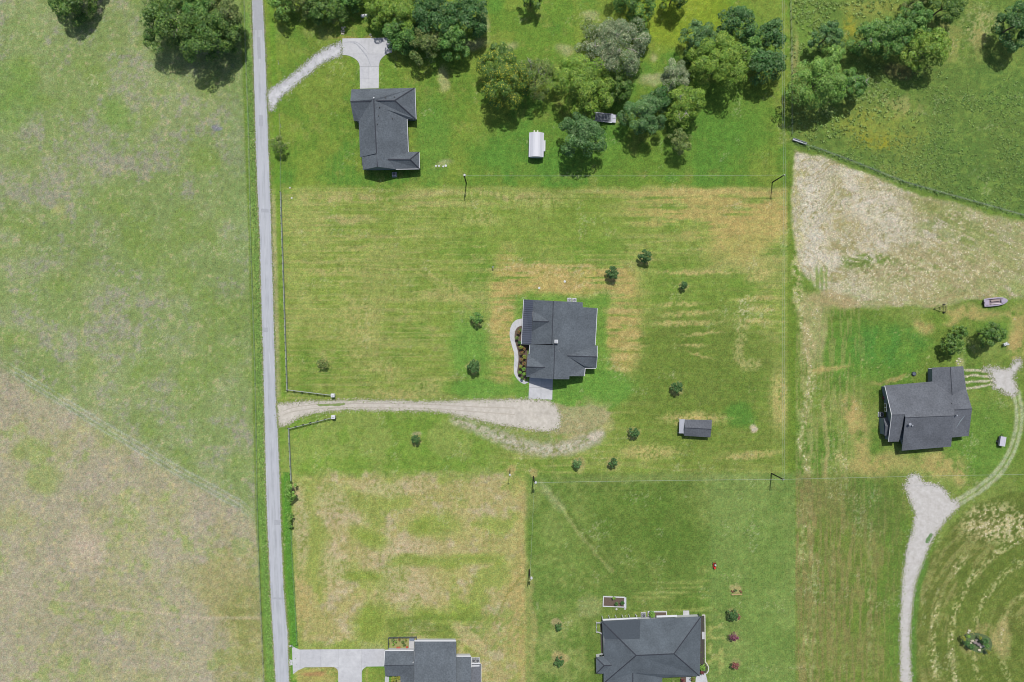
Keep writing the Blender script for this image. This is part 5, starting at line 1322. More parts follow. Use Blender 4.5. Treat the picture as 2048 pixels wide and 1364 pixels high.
wire_fence('boundary_fence', 'dark post and wire fence beside the overhead line at the top', [(1578,-30),(1581,60),(1582,150),(1582.5,270)], 3.0, 1.4, (.3,.7,1.1), M_POLE, .07, .014)
wire_fence('boundary_fence', 'weedy wire fence slanting down to the right edge above the cut hay', DIAG[:6]+[(2100,446)], 4.2, 1.3, (.4,.8,1.15), M_WOOD, .06, .015)
# metal field gate lying in line with the slanting fence
a, b_ = P(1585,279), P(1612,288.5)
t = thing('field_gate', 'long pale galvanised trough where the two boundary fences meet', 'trough', a)
dd_ = (b_-a).normalized(); nn_ = Vector((-dd_.y, dd_.x, 0))
for s_ in (-.3, .3): MB().bar(a+nn_*s_+Vector((0,0,.5)), b_+nn_*s_+Vector((0,0,.5)), .06, .4).build('side', M_GALV, t)
MB().bar(a+Vector((0,0,.36)), b_+Vector((0,0,.36)), .62, .05).build('base', M_GALV, t)
for f in (.02, .5, .98):
    c = a.lerp(b_, f); MB().bar(c-nn_*.3+Vector((0,0,.62)), c+nn_*.3+Vector((0,0,.62)), .07, .07).build('brace', M_WHITE, t)
    for s_ in (-.3, .3): MB().bar((c.x+nn_.x*s_, c.y+nn_.y*s_, 0), (c.x+nn_.x*s_, c.y+nn_.y*s_, .5), .07, .07).build('leg', M_DARK, t)
t['label'] = 'long pale galvanised trough where the two boundary fences meet'; t.name = 'feed_trough'

# ------------------------------------------------------------------ power poles and lines
def pole(px, py, h, label, transformer=False, arm=None, side=(0, 0), r=.19, lamp=False):
    p = P(px, py); t = thing('power_pole', label, 'utility pole', p)
    MB().tube([p, p+Vector((0, 0, h))], [r, r*.75], 10).build('pole', M_POLE, t)
    if arm is not None:
        q = p+Vector((0, 0, h-.5)); d = Vector((math.cos(arm), math.sin(arm), 0))
        MB().bar(q-d*.5, q+d*.5, .1, .12).build('crossarm', M_WOOD, t)
        for s_ in (-.45, .45): MB().lathe(tuple(q+d*s_+Vector((0,0,.06))), [(.06,0),(.07,.1),(.03,.18)], 8).build('insulator', M_WHITE, t)
    if transformer:
        c = p+Vector((side[0], side[1], h-1.6)); tr = MB().lathe(tuple(c), [(.30,-.5),(.32,-.45),(.32,.4),(.26,.48)], 14).build('transformer', M_WHITE, t)
        MB().lathe(tuple(c+Vector((.1,0,.46))), [(.06,0),(.05,.22)], 8).build('bushing', M_DARK, tr)
    if lamp:
        c = p+Vector((0, -.5, h)); MB().bar(p+Vector((0,0,h-.1)), c, .06, .06).build('lamp_arm', M_GALV, t)
        MB().lathe(tuple(c), [(.24,-.15),(.26,-.05),(.08,.1)], 12).build('lamp_head', M_WHITE, t)
    MB().lathe((p.x, p.y, h), [(r*.8,0),(r*.7,.06)], 10).build('pole_cap', M_GALV, t)
    return p+Vector((0, 0, h))
T1 = pole(932.6,366,9.6,'dark pole with a white transformer right of the top left house', True, side=(.05,.42))
T2 = pole(1544.8,364.5,9.4,'dark leaning looking pole at the upper end of the right hand line', arm=0)
T3 = pole(1543,946.8,9.4,'dark leaning looking pole at the lower end of the right hand line', arm=math.pi/2)
T4 = pole(1067,953,9.4,'pole with a white transformer left of the lower overhead wire', True, side=(.42,-.2))
T5 = pole(1058.5,1139,9.4,'pole with a white transformer beside the dry field edge', True, side=(.45,.1))
T6 = pole(1020,937,7.6,'short lamp pole on the bare corner of the dry field', lamp=True, r=.1)
def wire(name, label, pts, r=.03, sag=.6):
    b = MB()
    for a, c in zip(pts[:-1], pts[1:]):
        n = 16; q = []
        for k in range(n+1):
            f = k/n; v = Vector(a).lerp(Vector(c), f); v.z -= sag*4*f*(1-f); q.append(v)
        b.tube(q, r, 5, False)
    return tag(b.build(name, mat('bare_cable', (176,190,178), var=.02, rough=.5)), label, 'cable')
o1 = Vector((.3, 0, -.1)); topL = P(1567, -60, 9.4)
N0 = P(1567, -30, 9.4)
wire('overhead_wire', 'left of the two parallel overhead wires running down between the two dark poles', [N0-o1, T2-o1*.8, T3-o1*.8], .022)
wire('overhead_wire', 'right of the two parallel overhead wires running down between the two dark poles', [N0+o1, T2+o1*.8+Vector((0,0,.3)), T3+o1*.8+Vector((0,0,.3))], .022)
wire('overhead_wire', 'overhead wire across the lawn from the top left pole to the upper dark pole', [T1-Vector((0,0,.3)), T2-Vector((0,0,.3))], .026)
wire('overhead_wire', 'overhead wire from the lower transformer pole to the lower dark pole', [T4-Vector((0,0,.3)), T3-Vector((0,0,.3))], .026)
wire('overhead_wire', 'overhead wire leaving the lower dark pole to the right edge', [T3-Vector((0,0,.3)), P(2100,948,9.2)], .026)
wire('overhead_wire', 'thin overhead wire between the two transformer poles by the dry field', [T4-Vector((0,0,.4)), T5-Vector((0,0,.4))], .02)

# ------------------------------------------------------------------ small things
def local_thing(name, label, cat, px, py, rz, z=0, group=None):
    """build at the origin, then move"""
    return thing(name, label, cat, (0, 0, 0), group), P(px, py, z), rz
def place(t, p, rz): t.location = p; t.rotation_euler = (0, 0, rz)

# air conditioners
def ac_unit(px, py, rz, label, sz=.95, fan=M_DARK):
    t, p, _ = local_thing('air_conditioner', label, 'air conditioner', px, py, rz, group='air conditioners beside the houses')
    MB().box((0,0,.05), (sz+.35, sz+.35, .1)).build('pad', M_CONC, t)
    MB().box((0,0,.5), (sz, sz, .8)).build('cabinet', M_GALV, t)
    g = MB().lathe((0,0,.9), [(sz*.38,0),(sz*.38,.04)], 18).build('fan_guard', fan, t)
    for k in range(4):
        a = k*math.pi/4; MB().bar((-sz*.38*math.cos(a), -sz*.38*math.sin(a), .96), (sz*.38*math.cos(a), sz*.38*math.sin(a), .96), .035, .03).build('grille_bar', M_GALV, g)
    place(t, p, rz)
ac_unit(1138.5,600,.02,'left one of the two air conditioners above the middle house')
ac_unit(1148.5,600.5,.02,'right one of the two air conditioners above the middle house')
ac_unit(789,349.5,.02,'square air conditioner in the shadow below the top left house',1.15)
ac_unit(1286.5,1229,.0,'air conditioner at the top wall of the bottom house',1.1)
ac_unit(947.5,1319,.05,'left one of the two air conditioners in the notch of the bottom left house')
ac_unit(955.5,1319,.05,'right one of the two air conditioners in the notch of the bottom left house')
ac_unit(1760.5,828.5,.0,'air conditioner at the left wall of the right house',1.1)

# propane tank
t, p, rz = local_thing('gas_tank', 'white capsule shaped gas tank with a dark dome under the top trees', 'gas tank', 731, 33.5, .08)
MB().lathe((0,0,.72), [(.02,-1.3),(.28,-1.22),(.42,-1.02),(.46,-.8),(.46,.8),(.42,1.02),(.28,1.22),(.02,1.3)], 18, 'X').build('tank', M_WHITE, t, True)
MB().lathe((0,0,1.15), [(.17,0),(.17,.12),(.08,.2)], 12).build('valve_dome', M_DARK, t)
for x in (-.8, .8): MB().box((x,0,.15), (.14,.7,.3)).build('foot', M_CONC, t)
place(t, p, rz)

# stone pile and loose stones
M_STONE = mat('cream_stone', (214,206,182), var=.12, vscale=4)
for i, (x, y, r, lab) in enumerate(((685,56,.42,'topmost left boulder of the pile beside the concrete driveway'),(689.5,55,.36,'top right boulder of the pile beside the concrete driveway'),(686.5,59.5,.4,'second boulder of the pile beside the driveway'),(683.5,63,.36,'left middle boulder of the pile beside the driveway'),(688,63.5,.38,'right middle boulder of the pile beside the driveway'),(684.5,67.5,.36,'lowest left boulder of the pile beside the driveway'),(687.3,67.8,.34,'lowest right boulder of the pile beside the driveway'),(741,69.5,.42,'flat stone above the middle of the T shaped driveway'),(743,74,.28,'small stone touching the top edge of the T shaped driveway'),(771.5,72.5,.26,'stone left of the right corner of the T shaped driveway'),(776.5,70,.4,'large stone at the right corner of the T shaped driveway'),(782,66,.3,'small stone under the tree right of the T shaped driveway'))):
    p = P(x, y); o = MB().blob((p.x, p.y, r*.45), (r, r*.85, r*.6), .22).build('boulder', M_STONE); tag(o, lab, 'boulder', 'pale boulders at the white driveway')

# flatbed car hauler under the tree
t, p, rz = local_thing('flatbed_trailer', 'grey flatbed trailer with two pale folded ramps, half under the tree', 'trailer', 1209, 237, -.10)
L, Wt = 6.9, 2.5
MB().box((-.4,0,.72), (L-1.9, Wt, .1)).build('deck', mat('old_deck', (124,130,136), var=.3, vscale=2, stretch=(1,4,1)), t)
for s_ in (-1, 1):
    MB().bar((-L/2+.1,s_*Wt/2,.85), (L/2-1.2,s_*Wt/2,.85), .12, .18).build('side_rail', M_GALV, t)
    MB().box((L/2-.62,s_*.62,.8), (1.1,1.14,.08)).build('ramp', mat('ramp_metal', (180,184,196), var=.05), t)
    for k in range(5): MB().box((L/2-1.05+k*.21,s_*.62,.86), (.04,1.1,.04)).build('ramp_rung', M_GALV, t)
    for x in (-.6, .4):
        w_ = MB().lathe((x,s_*(Wt/2-.15),.36), [(.36,-.11),(.36,.11)], 16, 'Y').build('wheel', M_DARK, t)
        MB().lathe((x,s_*(Wt/2-.02),.36), [(.2,0),(.18,.03)], 12, 'Y').build('rim', M_GALV, w_)
MB().box((L/2-1.4,0,.86), (.5,Wt-.1,.14)).build('locker', mat('ramp_metal',(0,0,0)), t)
for x, y, sx, sy, a in ((-1.2,.2,.9,.3,.5),(-2.0,-.3,.4,1.0,.3),(-.2,.1,.2,1.1,.1)): MB().box((x,y,.84), (sx,sy,.12), a).build('load_board', mat('pale_load', (164,168,168), var=.2), t)
MB().bar((-L/2+.1,-.5,.6),(-L/2-.7,0,.5),.1,.1).bar((-L/2+.1,.5,.6),(-L/2-.7,0,.5),.1,.1).build('drawbar', M_DARK, t)
place(t, p, rz)

# box trailer beside the track
t, p, rz = local_thing('utility_trailer', 'small pale covered trailer beside the twin wheel tracks', 'trailer', 1999.5, 881.5, math.pi/2-.16)
MB().box((0,0,.55), (2.9,1.75,.12)).build('bed', M_DARK, t)
MB().box((0,0,.98), (2.8,1.6,.7)).build('box', mat('box_grey', (196,194,206), var=.05), t)
MB().box((0,0,1.36), (2.86,1.66,.06)).build('lid', mat('lid_grey', (202,200,212), var=.06), t)
MB().box((0,-.6,1.42), (2.8,.1,.05)).build('lid_rib', M_WHITE, t)
for s_ in (-1, 1):
    w_ = MB().lathe((-.25,s_*1.02,.34), [(.34,-.1),(.34,.1)], 16, 'Y').build('wheel', M_DARK, t)
    MB().lathe((-.25,s_*1.12,.34), [(.16,0),(.12,.04)], 10, 'Y').build('rim', M_WHITE, w_)
    MB().box((-.25,s_*1.0,.74), (.9,.3,.05)).build('mudguard', M_DARK, t)
MB().bar((1.4,-.35,.5),(2.1,0,.5),.08,.08).bar((1.4,.35,.5),(2.1,0,.5),.08,.08).build('drawbar', M_DARK, t)
place(t, p, rz)

# old boat
t, p, rz = local_thing('old_boat', 'faded lilac grey boat hull lying in the grass near the right edge', 'boat', 1988.5, 603.5, .10)
M_HULL = mat('faded_hull', (178,168,186), var=.14, vscale=2); M_HULLW = mat('boat_white', (226,216,216), var=.05); M_DECK = mat('boat_floor', (158,144,150), var=.15)
out = [(-3.6,-1.15),(-1.8,-1.28),(.6,-1.25),(2.2,-1.0),(3.2,-.5),(3.55,0),(3.2,.5),(2.2,1.0),(.6,1.25),(-1.8,1.28),(-3.6,1.15)]
inn = [(x*.88-.05, y*.72) for x, y in out]
n = len(out); b = MB(); vs = [(x,y,.85) for x,y in out]+[(x*.9,y*.75,.1) for x,y in out]; fs = [(i,(i+1)%n,n+(i+1)%n,n+i) for i in range(n)]+[tuple(range(2*n-1,n-1,-1))]
b.add(vs, fs).build('hull', M_HULLW, t)
b = MB(); vs = [(x,y,.87) for x,y in out]+[(x,y,.9) for x,y in inn]; b.add(vs, [(i,(i+1)%n,n+(i+1)%n,n+i) for i in range(n)]).build('gunwale', M_HULL, t)
b = MB(); vs = [(x,y,.9) for x,y in inn]+[(x*.97,y*.93,.45) for x,y in inn]; b.add(vs, [(i,(i+1)%n,n+(i+1)%n,n+i) for i in range(n)]+[tuple(range(n,2*n))]).build('cockpit', M_DECK, t)
MB().box((2.3,0,.93), (1.6,1.1,.06)).build('foredeck', M_HULL, t)
MB().bar((-1.6,-.62,.95),(1.4,-.62,.95),.24,.1).build('bench_strip', M_HULLW, t)
MB().bar((-1.5,.35,.8),(1.2,.35,.8),.5,.2).build('seat', mat('boat_seat',(176,158,152),var=.1), t)
MB().box((-2.7,0,.7),(1.2,1.5,.3)).build('stern_locker', M_HULL, t)
MB().box((-3.7,0,.7),(.25,.5,.6)).build('transom_block', M_DARK, t)
place(t, p, rz)
# empty boat trailer frame
t, p, rz = local_thing('trailer_frame', 'bare triangular trailer frame on two black wheels, near the right edge', 'trailer', 1882, 617, .0)
M_YEL = mat('faded_yellow_steel', (158,160,104), var=.1)
for a_, b__ in (((-2.0,0,.5),(-.4,.75,.5)), ((-2.0,0,.5),(-.4,-.75,.5)), ((-.4,.75,.5),(1.4,.75,.5)), ((-.4,-.75,.5),(1.4,-.75,.5)), ((-.4,-.75,.5),(-.4,.75,.5)), ((1.4,-.8,.5),(1.4,.8,.5)), ((.6,-.9,.42),(.6,.9,.42))):
    MB().bar(a_, b__, .13, .12).build('frame_bar', M_YEL, t)
MB().lathe((-2.15,0,.5), [(.12,-.1),(.12,.12)], 8).build('hitch', M_DARK, t)
for s_ in (-1, 1):
    w_ = MB().lathe((.75,s_*1.15,.32), [(.36,-.12),(.36,.12)], 16, 'Y').build('wheel', mat('tyre', (24,24,22)), t)
    MB().lathe((.75,s_*1.28,.32), [(.16,0),(.12,.03)], 10, 'Y').build('rim', M_GALV, w_)
place(t, p, rz)
# round stock tank
t, p, rz = local_thing('fire_pit', 'round dark metal tub on the grass left of the garage wing of the right house', 'tub', 1827, 747.5, 0)
MB().lathe((0,0,0), [(.62,0),(.66,.4),(.6,.42),(.56,.3)], 22).build('tub', mat('tub_metal', (58,66,78)), t)
MB().lathe((0,0,.4), [(.5,0),(.45,.06)], 20).build('lid', mat('tub_lid', (98,108,120), var=.1), t)
place(t, p, rz)
# white chairs, red seats
def chair(px, py, rz, label, m, sc=1.0, z=0):
    t, p, _ = local_thing('garden_chair', label, 'chair', px, py, rz, z)
    MB().box((0,0,.42*sc), (.55*sc,.55*sc,.05)).build('seat', m, t)
    MB().box((-.28*sc,0,.72*sc), (.06,.55*sc,.6*sc), 0, ('Y', -.25)).build('backrest', m, t)
    for i in (-1, 1):
        MB().box((.02,i*.3*sc,.6*sc), (.5*sc,.08,.04)).build('armrest', m, t)
        for j in (-1, 1): MB().box((j*.24*sc,i*.25*sc,.2*sc), (.06,.06,.42*sc)).build('leg', m, t)
    place(t, P(px, py, z), rz); return t
M_REDP = mat('red_paint', (150,40,52))
chair(2006,689,.4,'left white garden chair right of the round dark tree',M_WHITE,1.3); chair(2010.5,687,2.2,'right white garden chair right of the round dark tree',M_WHITE,1.2)
chair(1859.5,747.5,1.2,'dark red chair on the side porch of the right house',M_REDP,1.0,.18); chair(1859.5,741.5,1.8,'light red chair on the side porch of the right house',mat('pink_paint',(196,110,100)),1.0,.18)
t, p, rz = local_thing('round_planter', 'red ring shaped planter on the porch of the right house', 'planter', 1767.3, 795.5, 0, .18)
MB().lathe((0,0,0), [(.42,0),(.48,.35),(.34,.36),(.3,.2)], 16).build('pot', M_REDP, t); MB().blob((0,0,.34), (.24,.24,.14), .2).build('plant', mat('dusty_pink',(190,150,150)), t)
place(t, p, rz)
# red riding mower and driver
t, p, rz = local_thing('riding_mower', 'small red riding mower at work on the bottom centre lawn', 'mower', 1428.2, 1130, -math.pi/2)
M_REDM = mat('mower_red', (214,62,48), rough=.4); M_BLK = mat('rubber', (30,30,32))
b = MB(); b.prism([(.25,-.3),(.85,-.26),(1.0,-.14),(1.0,.14),(.85,.26),(.25,.3)], .45, .85); b.build('bonnet', M_REDM, t)
MB().box((.05,0,.3), (1.1,.95,.16)).build('cutting_deck', M_REDM, t)
MB().box((-.45,0,.5), (.7,.7,.3)).build('rear_body', M_REDM, t)
MB().box((-.45,0,.72), (.45,.5,.1)).build('seat', M_BLK, t); MB().box((-.7,0,.95), (.1,.48,.4)).build('seat_back', M_BLK, t)
MB().tube([(.25,0,.8),(.1,0,1.0)], .03, 6).build('steering_column', M_BLK, t)
MB().lathe((.08,0,1.0), [(.18,0),(.18,.03),(.14,.03)], 14).build('steering_wheel', M_BLK, t)
for x, y, r_, w_ in ((.72,.38,.2,.16),(.72,-.38,.2,.16),(-.5,.42,.27,.22),(-.5,-.42,.27,.22)):
    wh = MB().lathe((x,y,r_), [(r_,-w_/2),(r_,w_/2)], 14, 'Y').build('wheel', M_BLK, t)
    MB().lathe((x,y+(.5*w_+.01)*(1 if y > 0 else -1),r_), [(r_*.5,-.01),(r_*.45,.02)], 10, 'Y').build('rim', M_WHITE, wh)
place(t, p, rz)
# driver: one skinned body, in mower space then moved with a matrix
def person_on_mower():
    M = Matrix.Translation(p) @ Matrix.Rotation(rz, 4, 'Z')
    J = {'pel':(-.42,0,.86,.17),'sp':(-.44,0,1.05,.15),'ch':(-.42,0,1.28,.17),'nk':(-.39,0,1.43,.065),'hd0':(-.37,0,1.52,.075),'hd':(-.36,0,1.62,.105),'hd2':(-.36,0,1.7,.085),
         'hl':(-.36,.1,.84,.1),'kl':(.06,.17,.82,.07),'al':(.16,.19,.46,.045),'fl':(.34,.2,.41,.04),'hr':(-.36,-.1,.84,.1),'kr':(.06,-.17,.82,.07),'ar':(.16,-.19,.46,.045),'fr':(.34,-.2,.41,.04),
         'sl':(-.42,.19,1.37,.07),'el':(-.22,.26,1.13,.05),'wl':(0,.17,1.07,.033),'pl':(.07,.15,1.06,.034),'sr':(-.42,-.19,1.37,.07),'er':(-.22,-.26,1.13,.05),'wr':(0,-.17,1.07,.033),'pr':(.07,-.15,1.06,.034)}
    E_ = [('pel','sp'),('sp','ch'),('ch','nk'),('nk','hd0'),('hd0','hd'),('hd','hd2'),('pel','hl'),('hl','kl'),('kl','al'),('al','fl'),('pel','hr'),('hr','kr'),('kr','ar'),('ar','fr'),('ch','sl'),('sl','el'),('el','wl'),('wl','pl'),('ch','sr'),('sr','er'),('er','wr'),('wr','pr')]
    for s_, w_ in ((1,'pl'),(-1,'pr')):
        b0 = J[w_]
        for k in range(4):
            a = f'{w_}f{k}'; J[a] = (b0[0]+.05, b0[1]+(k-1.5)*.02, b0[2]+.015, .009); J[a+'2'] = (b0[0]+.075+.005*(k in (1,2)), b0[1]+(k-1.5)*.02, b0[2]-.02, .008)
            E_ += [(w_, a), (a, a+'2')]
        a = f'{w_}t'; J[a] = (b0[0]+.02, b0[1]-s_*.045, b0[2]-.01, .01); E_.append((w_, a))
    names = list(J); me = bpy.data.meshes.new('person')
    me.from_pydata([J[n][:3] for n in names], [(names.index(a), names.index(b)) for a, b in E_], [])
    o = bpy.data.objects.new('person', me); COL.objects.link(o); o.matrix_world = M
    sk = o.modifiers.new('skin', 'SKIN'); sk.use_smooth_shade = True
    for i, n in enumerate(names):
        r_ = J[n][3]; me.skin_vertices[0].data[i].radius = (r_, r_); me.skin_vertices[0].data[i].use_root = (n == 'pel')
    o.modifiers.new('sub', 'SUBSURF').levels = 1
    o.modifiers['sub'].render_levels = 1
    me.materials.append(mat('skin', (196,150,120)))
    tag(o, 'person in a white shirt and navy trousers driving the red mower', 'person')
    def wear(nm, ks, es, grow, m):
        me2 = bpy.data.meshes.new(nm); me2.from_pydata([J[k][:3] for k in ks], [(ks.index(a), ks.index(b)) for a, b in es], [])
        q = bpy.data.objects.new(nm, me2); COL.objects.link(q); q.parent = o
        sk = q.modifiers.new('skin', 'SKIN'); sk.use_smooth_shade = True
        for i, k in enumerate(ks):
            r_ = J[k][3]+grow; me2.skin_vertices[0].data[i].radius = (r_, r_); me2.skin_vertices[0].data[i].use_root = i == 0
        q.modifiers.new('sub', 'SUBSURF').levels = 1; me2.materials.append(m)
    wear('shirt', ['sp','ch','sl','el','sr','er'], [('sp','ch'),('ch','sl'),('sl','el'),('ch','sr'),('sr','er')], .022, mat('shirt_white', (226,224,232)))
    wear('trousers', ['pel','hl','kl','al','hr','kr','ar'], [('pel','hl'),('hl','kl'),('kl','al'),('pel','hr'),('hr','kr'),('kr','ar')], .018, mat('navy_cloth', (52,60,96)))
    h = MB().lathe((-.36,0,1.66), [(.2,0),(.2,.015),(.115,.03),(.11,.1),(.04,.13)], 14).build('hat', mat('hat_pale', (216,206,206))); h.parent = o; h.location = (0,0,0)
    f = MB()
    for s_ in (-.035,.035): f.blob((-.265,s_,1.615), (.012,.014,.01), .05)
    f.build('eyes', M_BLK).parent = o
    MB().blob((-.25,0,1.585), (.025,.014,.022), .05).build('nose', mat('skin',(0,0,0))).parent = o
    MB().box((-.262,0,1.545), (.012,.045,.01)).build('mouth', mat('lip', (150,90,84))).parent = o
    for s_ in (-1,1): MB().blob((-.36,s_*.107,1.605), (.025,.012,.035), .05).build('ear', mat('skin',(0,0,0))).parent = o
    for c in list(o.children): c.matrix_parent_inverse.identity()
person_on_mower()

# planter boxes and beds
def planter(px0, py0, px1, py1, label, hgt=.45, rz=0, soil=M_SOIL):
    a, b_ = P(px0, py0), P(px1, py1); cx, cy = (a.x+b_.x)/2, (a.y+b_.y)/2; wx_, wy_ = abs(b_.x-a.x), abs(b_.y-a.y)
    t = thing('planter_box', label, 'planter', (cx, cy, 0))
    for s_ in (-1, 1):
        MB().box((cx, cy+s_*(wy_/2-.1), hgt/2), (wx_, .22, hgt)).build('long_board', M_WHITE, t)
        MB().box((cx+s_*(wx_/2-.1), cy, hgt/2+.003), (.22, wy_-.44, hgt)).build('end_board', M_WHITE, t)
    MB().box((cx, cy, (hgt-.12)/2), (wx_-.44, wy_-.44, hgt-.12)).build('soil', soil, t)
    t.rotation_euler = (0, 0, rz); return t
planter(1205.5,1192.5,1249,1213,'free standing white edged planter box on the lawn above the bottom house', rz=-.04)
planter(1295,1222,1333,1234,'white edged planter against the top wall of the bottom house')
p = P(1250.3,1204.5); MB_b = thing('bench', 'narrow pale bench across the right end of the free standing planter', 'bench', p)
MB().box((p.x,p.y,.5), (.5,3.3,.06)).build('seat', mat('bench_grey',(206,208,216)), MB_b)
for s_ in (-1,1): MB().box((p.x,p.y+s_*1.3,.24), (.4,.1,.48)).build('leg', mat('bench_grey',(0,0,0)), MB_b)
for (x, y, r_, lab) in ((1232.6,1217.3,.3,'left white pot below the free standing planter'),(1249.5,1216.5,.3,'right white pot below the free standing planter'),(1272.5,1230.5,.22,'small white pot beside the porch posts of the bottom house'),(1250,1231,.15,'tiny white pot above the porch of the bottom house')):
    p = P(x, y); t = thing('flower_pot', lab, 'pot', p)
    MB().lathe((p.x,p.y,0), [(r_*.7,0),(r_,.4),(r_*.8,.4),(r_*.75,.3)], 14).build('pot', M_WHITE, t); MB().lathe((p.x,p.y,.28), [(r_*.7,0),(r_*.6,.04)], 12).build('soil', mat('pale_soil',(200,196,180)), t)
# low edging wall round the bottom house bed
struct(sheet('mulch_bed', [(1401,1231),(1408,1231),(1408.5,1325),(1415,1334),(1413,1343),(1409,1348),(1399,1346),(1399,1236)], .02, mat('dark_mulch', (74,70,64), var=.4, vscale=5)))
b = MB(); edge = [P(*q) for q in [(1358,1231.5),(1385,1230.8),(1409.3,1229.5),(1409.8,1262)]]
t = thing('bed_edging', 'pale stone edging wall curving round the bed of the bottom house', 'edging', P(1409,1260))
pth = [(1358,1231.5),(1385,1230.8),(1409.3,1229.5),(1409.6,1250),(1409.9,1280),(1410,1310),(1410.3,1323),(1414,1328),(1417,1334),(1416.5,1341),(1412.5,1347)]
for i in range(len(pth)-1):
    a = P(*pth[i]); c = P(*pth[i+1]); n = max(1, int((c-a).length/.9))
    for k in range(n):
        s0 = a.lerp(c, k/n); s1 = a.lerp(c, (k+.96)/n)
        MB().bar(s0+Vector((0,0,.12)), s1+Vector((0,0,.12)), .26, .24+.02*(k % 2)).build('stone', M_CREAM, t)
q = [P(1366,1221), P(1378,1221), P(1378.5,1231), P(1366,1231)]
struct(MB().prism([(v.x,v.y) for v in q], 0, .14).build('door_step', M_CONC)); 
q = [P(1403.5,1263.5), P(1409,1263.5), P(1409,1278), P(1404,1278)]
struct(MB().prism([(v.x,v.y) for v in q], 0, .14).build('side_step', M_CONC))
q = [P(1392,1352), P(1411,1346), P(1417,1372), P(1390,1372)]
struct(MB().prism([(v.x,v.y) for v in q], 0, .07).build('front_path', M_CONC))
q = [P(1372,1354), P(1382,1354), P(1382,1372), P(1372,1372)]
struct(MB().prism([(v.x,v.y) for v in q], 0, .07).build('front_step', M_CONC))
struct(sheet('front_bed', [(1361,1353),(1372,1353),(1372,1372),(1361,1372)], .02, M_SOIL))
for i, (x, y, lab) in enumerate(((1405,1345.5,'red flower clump at the end of the curved bed'),(1367,1361,'red flower clump in the front bed at the bottom edge'),(1385.5,1358,'small reddish plant between the two front steps'))):
    T(x, y, 4, 'red' if i < 2 else 'redgreen', lab, 'flower_clump', 140+i, trunk=False)
# fence pen at the left side of the bottom house
t = board_fence('picket_pen', 'small white railed pen at the top left corner of the bottom house', [(1202,1243),(1192,1243),(1192,1262),(1202,1265)], 1.6, 1.1, (.3,.65,1.0), M_WHITE, post=.12)
struct(sheet('side_bed', [(1200,1245),(1204.5,1245),(1206,1308),(1202,1308)], .02, mat('dark_mulch',(0,0,0))))
# fenced garden at the bottom left house
board_fence('garden_fence', 'dark low fence round the little garden of the bottom left house', [(778,1297),(778,1274),(833,1273),(833,1281)], 1.5, 1.1, (.3,.7,1.05), mat('fence_dark_grey',(92,100,104)), post=.11)
struct(sheet('garden_soil', [(780,1276),(817.5,1276),(817.5,1298),(780,1298)], .02, mat('garden_soil', (176,160,112), var=.3, vscale=2, var2=(150,160,90))))
for i, (x, y, w_, h_, rgb, lab) in enumerate(((797,1294.5,8,3,(190,104,80),'larger red brick border piece in the little garden'),(814.5,1294,4,3,(196,78,58),'smaller red brick border piece in the little garden'))):
    p = P(x, y); o = MB().box((p.x,p.y,.14), (w_*S,h_*S,.28)).box((p.x-w_*S*.2,p.y,.3), (w_*S*.5,h_*S*.6,.08)).build('raised_bed', mat(f'brick_red{i}', rgb, var=.2, vscale=4)); tag(o, lab, 'raised bed')
for i, (x, y, s_) in enumerate(((785,1281,'olive'),(791,1284,'limebush'),(798,1279,'redgreen'),(805,1284,'olive'),(811,1280,'goldbush'),(786,1289,'limebush'),(808,1290,'olive'))):
    T(x, y, 2.6, s_, ['top left','left of centre','top middle','centre right','top right','lower left','lower right'][i]+' plant in the little fenced garden', 'garden_plant', 160+i, trunk=False, group='plants in the fenced garden')
t, p, rz = local_thing('garden_table', 'dark grey table with a pale top on the patio of the bottom left house', 'table', 824.5, 1277, 0)
MB().box((0,0,.74), (1.5,.75,.06)).build('table_top', mat('table_blue',(130,142,158)), t)
for i in (-1,1):
    for j in (-1,1): MB().box((i*.65,j*.3,.36), (.07,.07,.72)).build('leg', M_DARK, t)
place(t, p, 0)
# mailbox / post boxes
for (x, y, lab) in ((583.5,1288.5,'white mailbox on a post at the mouth of the bottom left driveway'),):
    p = P(x, y); t = thing('mailbox', lab, 'mailbox', p)
    MB().box((p.x,p.y,.5), (.12,.12,1.0)).build('post', M_DARK, t); MB().box((p.x,p.y,1.15), (.5,.3,.3)).lathe((p.x,p.y,1.3), [(.15,-.25),(.15,.25)], 10, 'X').build('box', M_WHITE, t)
# septic lids and small white covers
for (x, y, r_, lab) in ((1078.5,576,.35,'pale round cover, left of the two above the middle house'),(1129.5,563,.35,'pale round cover, right of the two above the middle house'),(872,332,.28,'leftmost white lid in the row right of the top left house'),(878,332,.28,'second white lid in the row right of the top left house'),(886.5,333,.28,'third white lid in the row right of the top left house'),(891.5,331.5,.36,'rightmost and largest white lid right of the top left house'),(580,375.5,.24,'upper small white lid near the top of the rail fence'),(583.5,396,.26,'lower small white lid near the top of the rail fence')):
    p = P(x, y); t = thing('ground_cover_lid', lab, 'lid', p)
    MB().lathe((p.x,p.y,0), [(r_,0),(r_,.1),(r_*.9,.12)], 14).build('lid', mat('pale_lid',(222,224,220)), t); MB().lathe((p.x,p.y,.12), [(r_*.25,0),(r_*.2,.04)], 8).build('knob', M_GALV, t)
# meter post
t, p, rz = local_thing('meter_post', 'short post with a grey box on the lawn above the middle house', 'post', 986, 534, 0)
MB().box((0,0,.9), (.14,.14,1.8)).build('post', M_POLE, t); MB().box((0,-.16,1.4), (.45,.2,.6)).build('meter_box', M_GALV, t); place(t, p, 0)
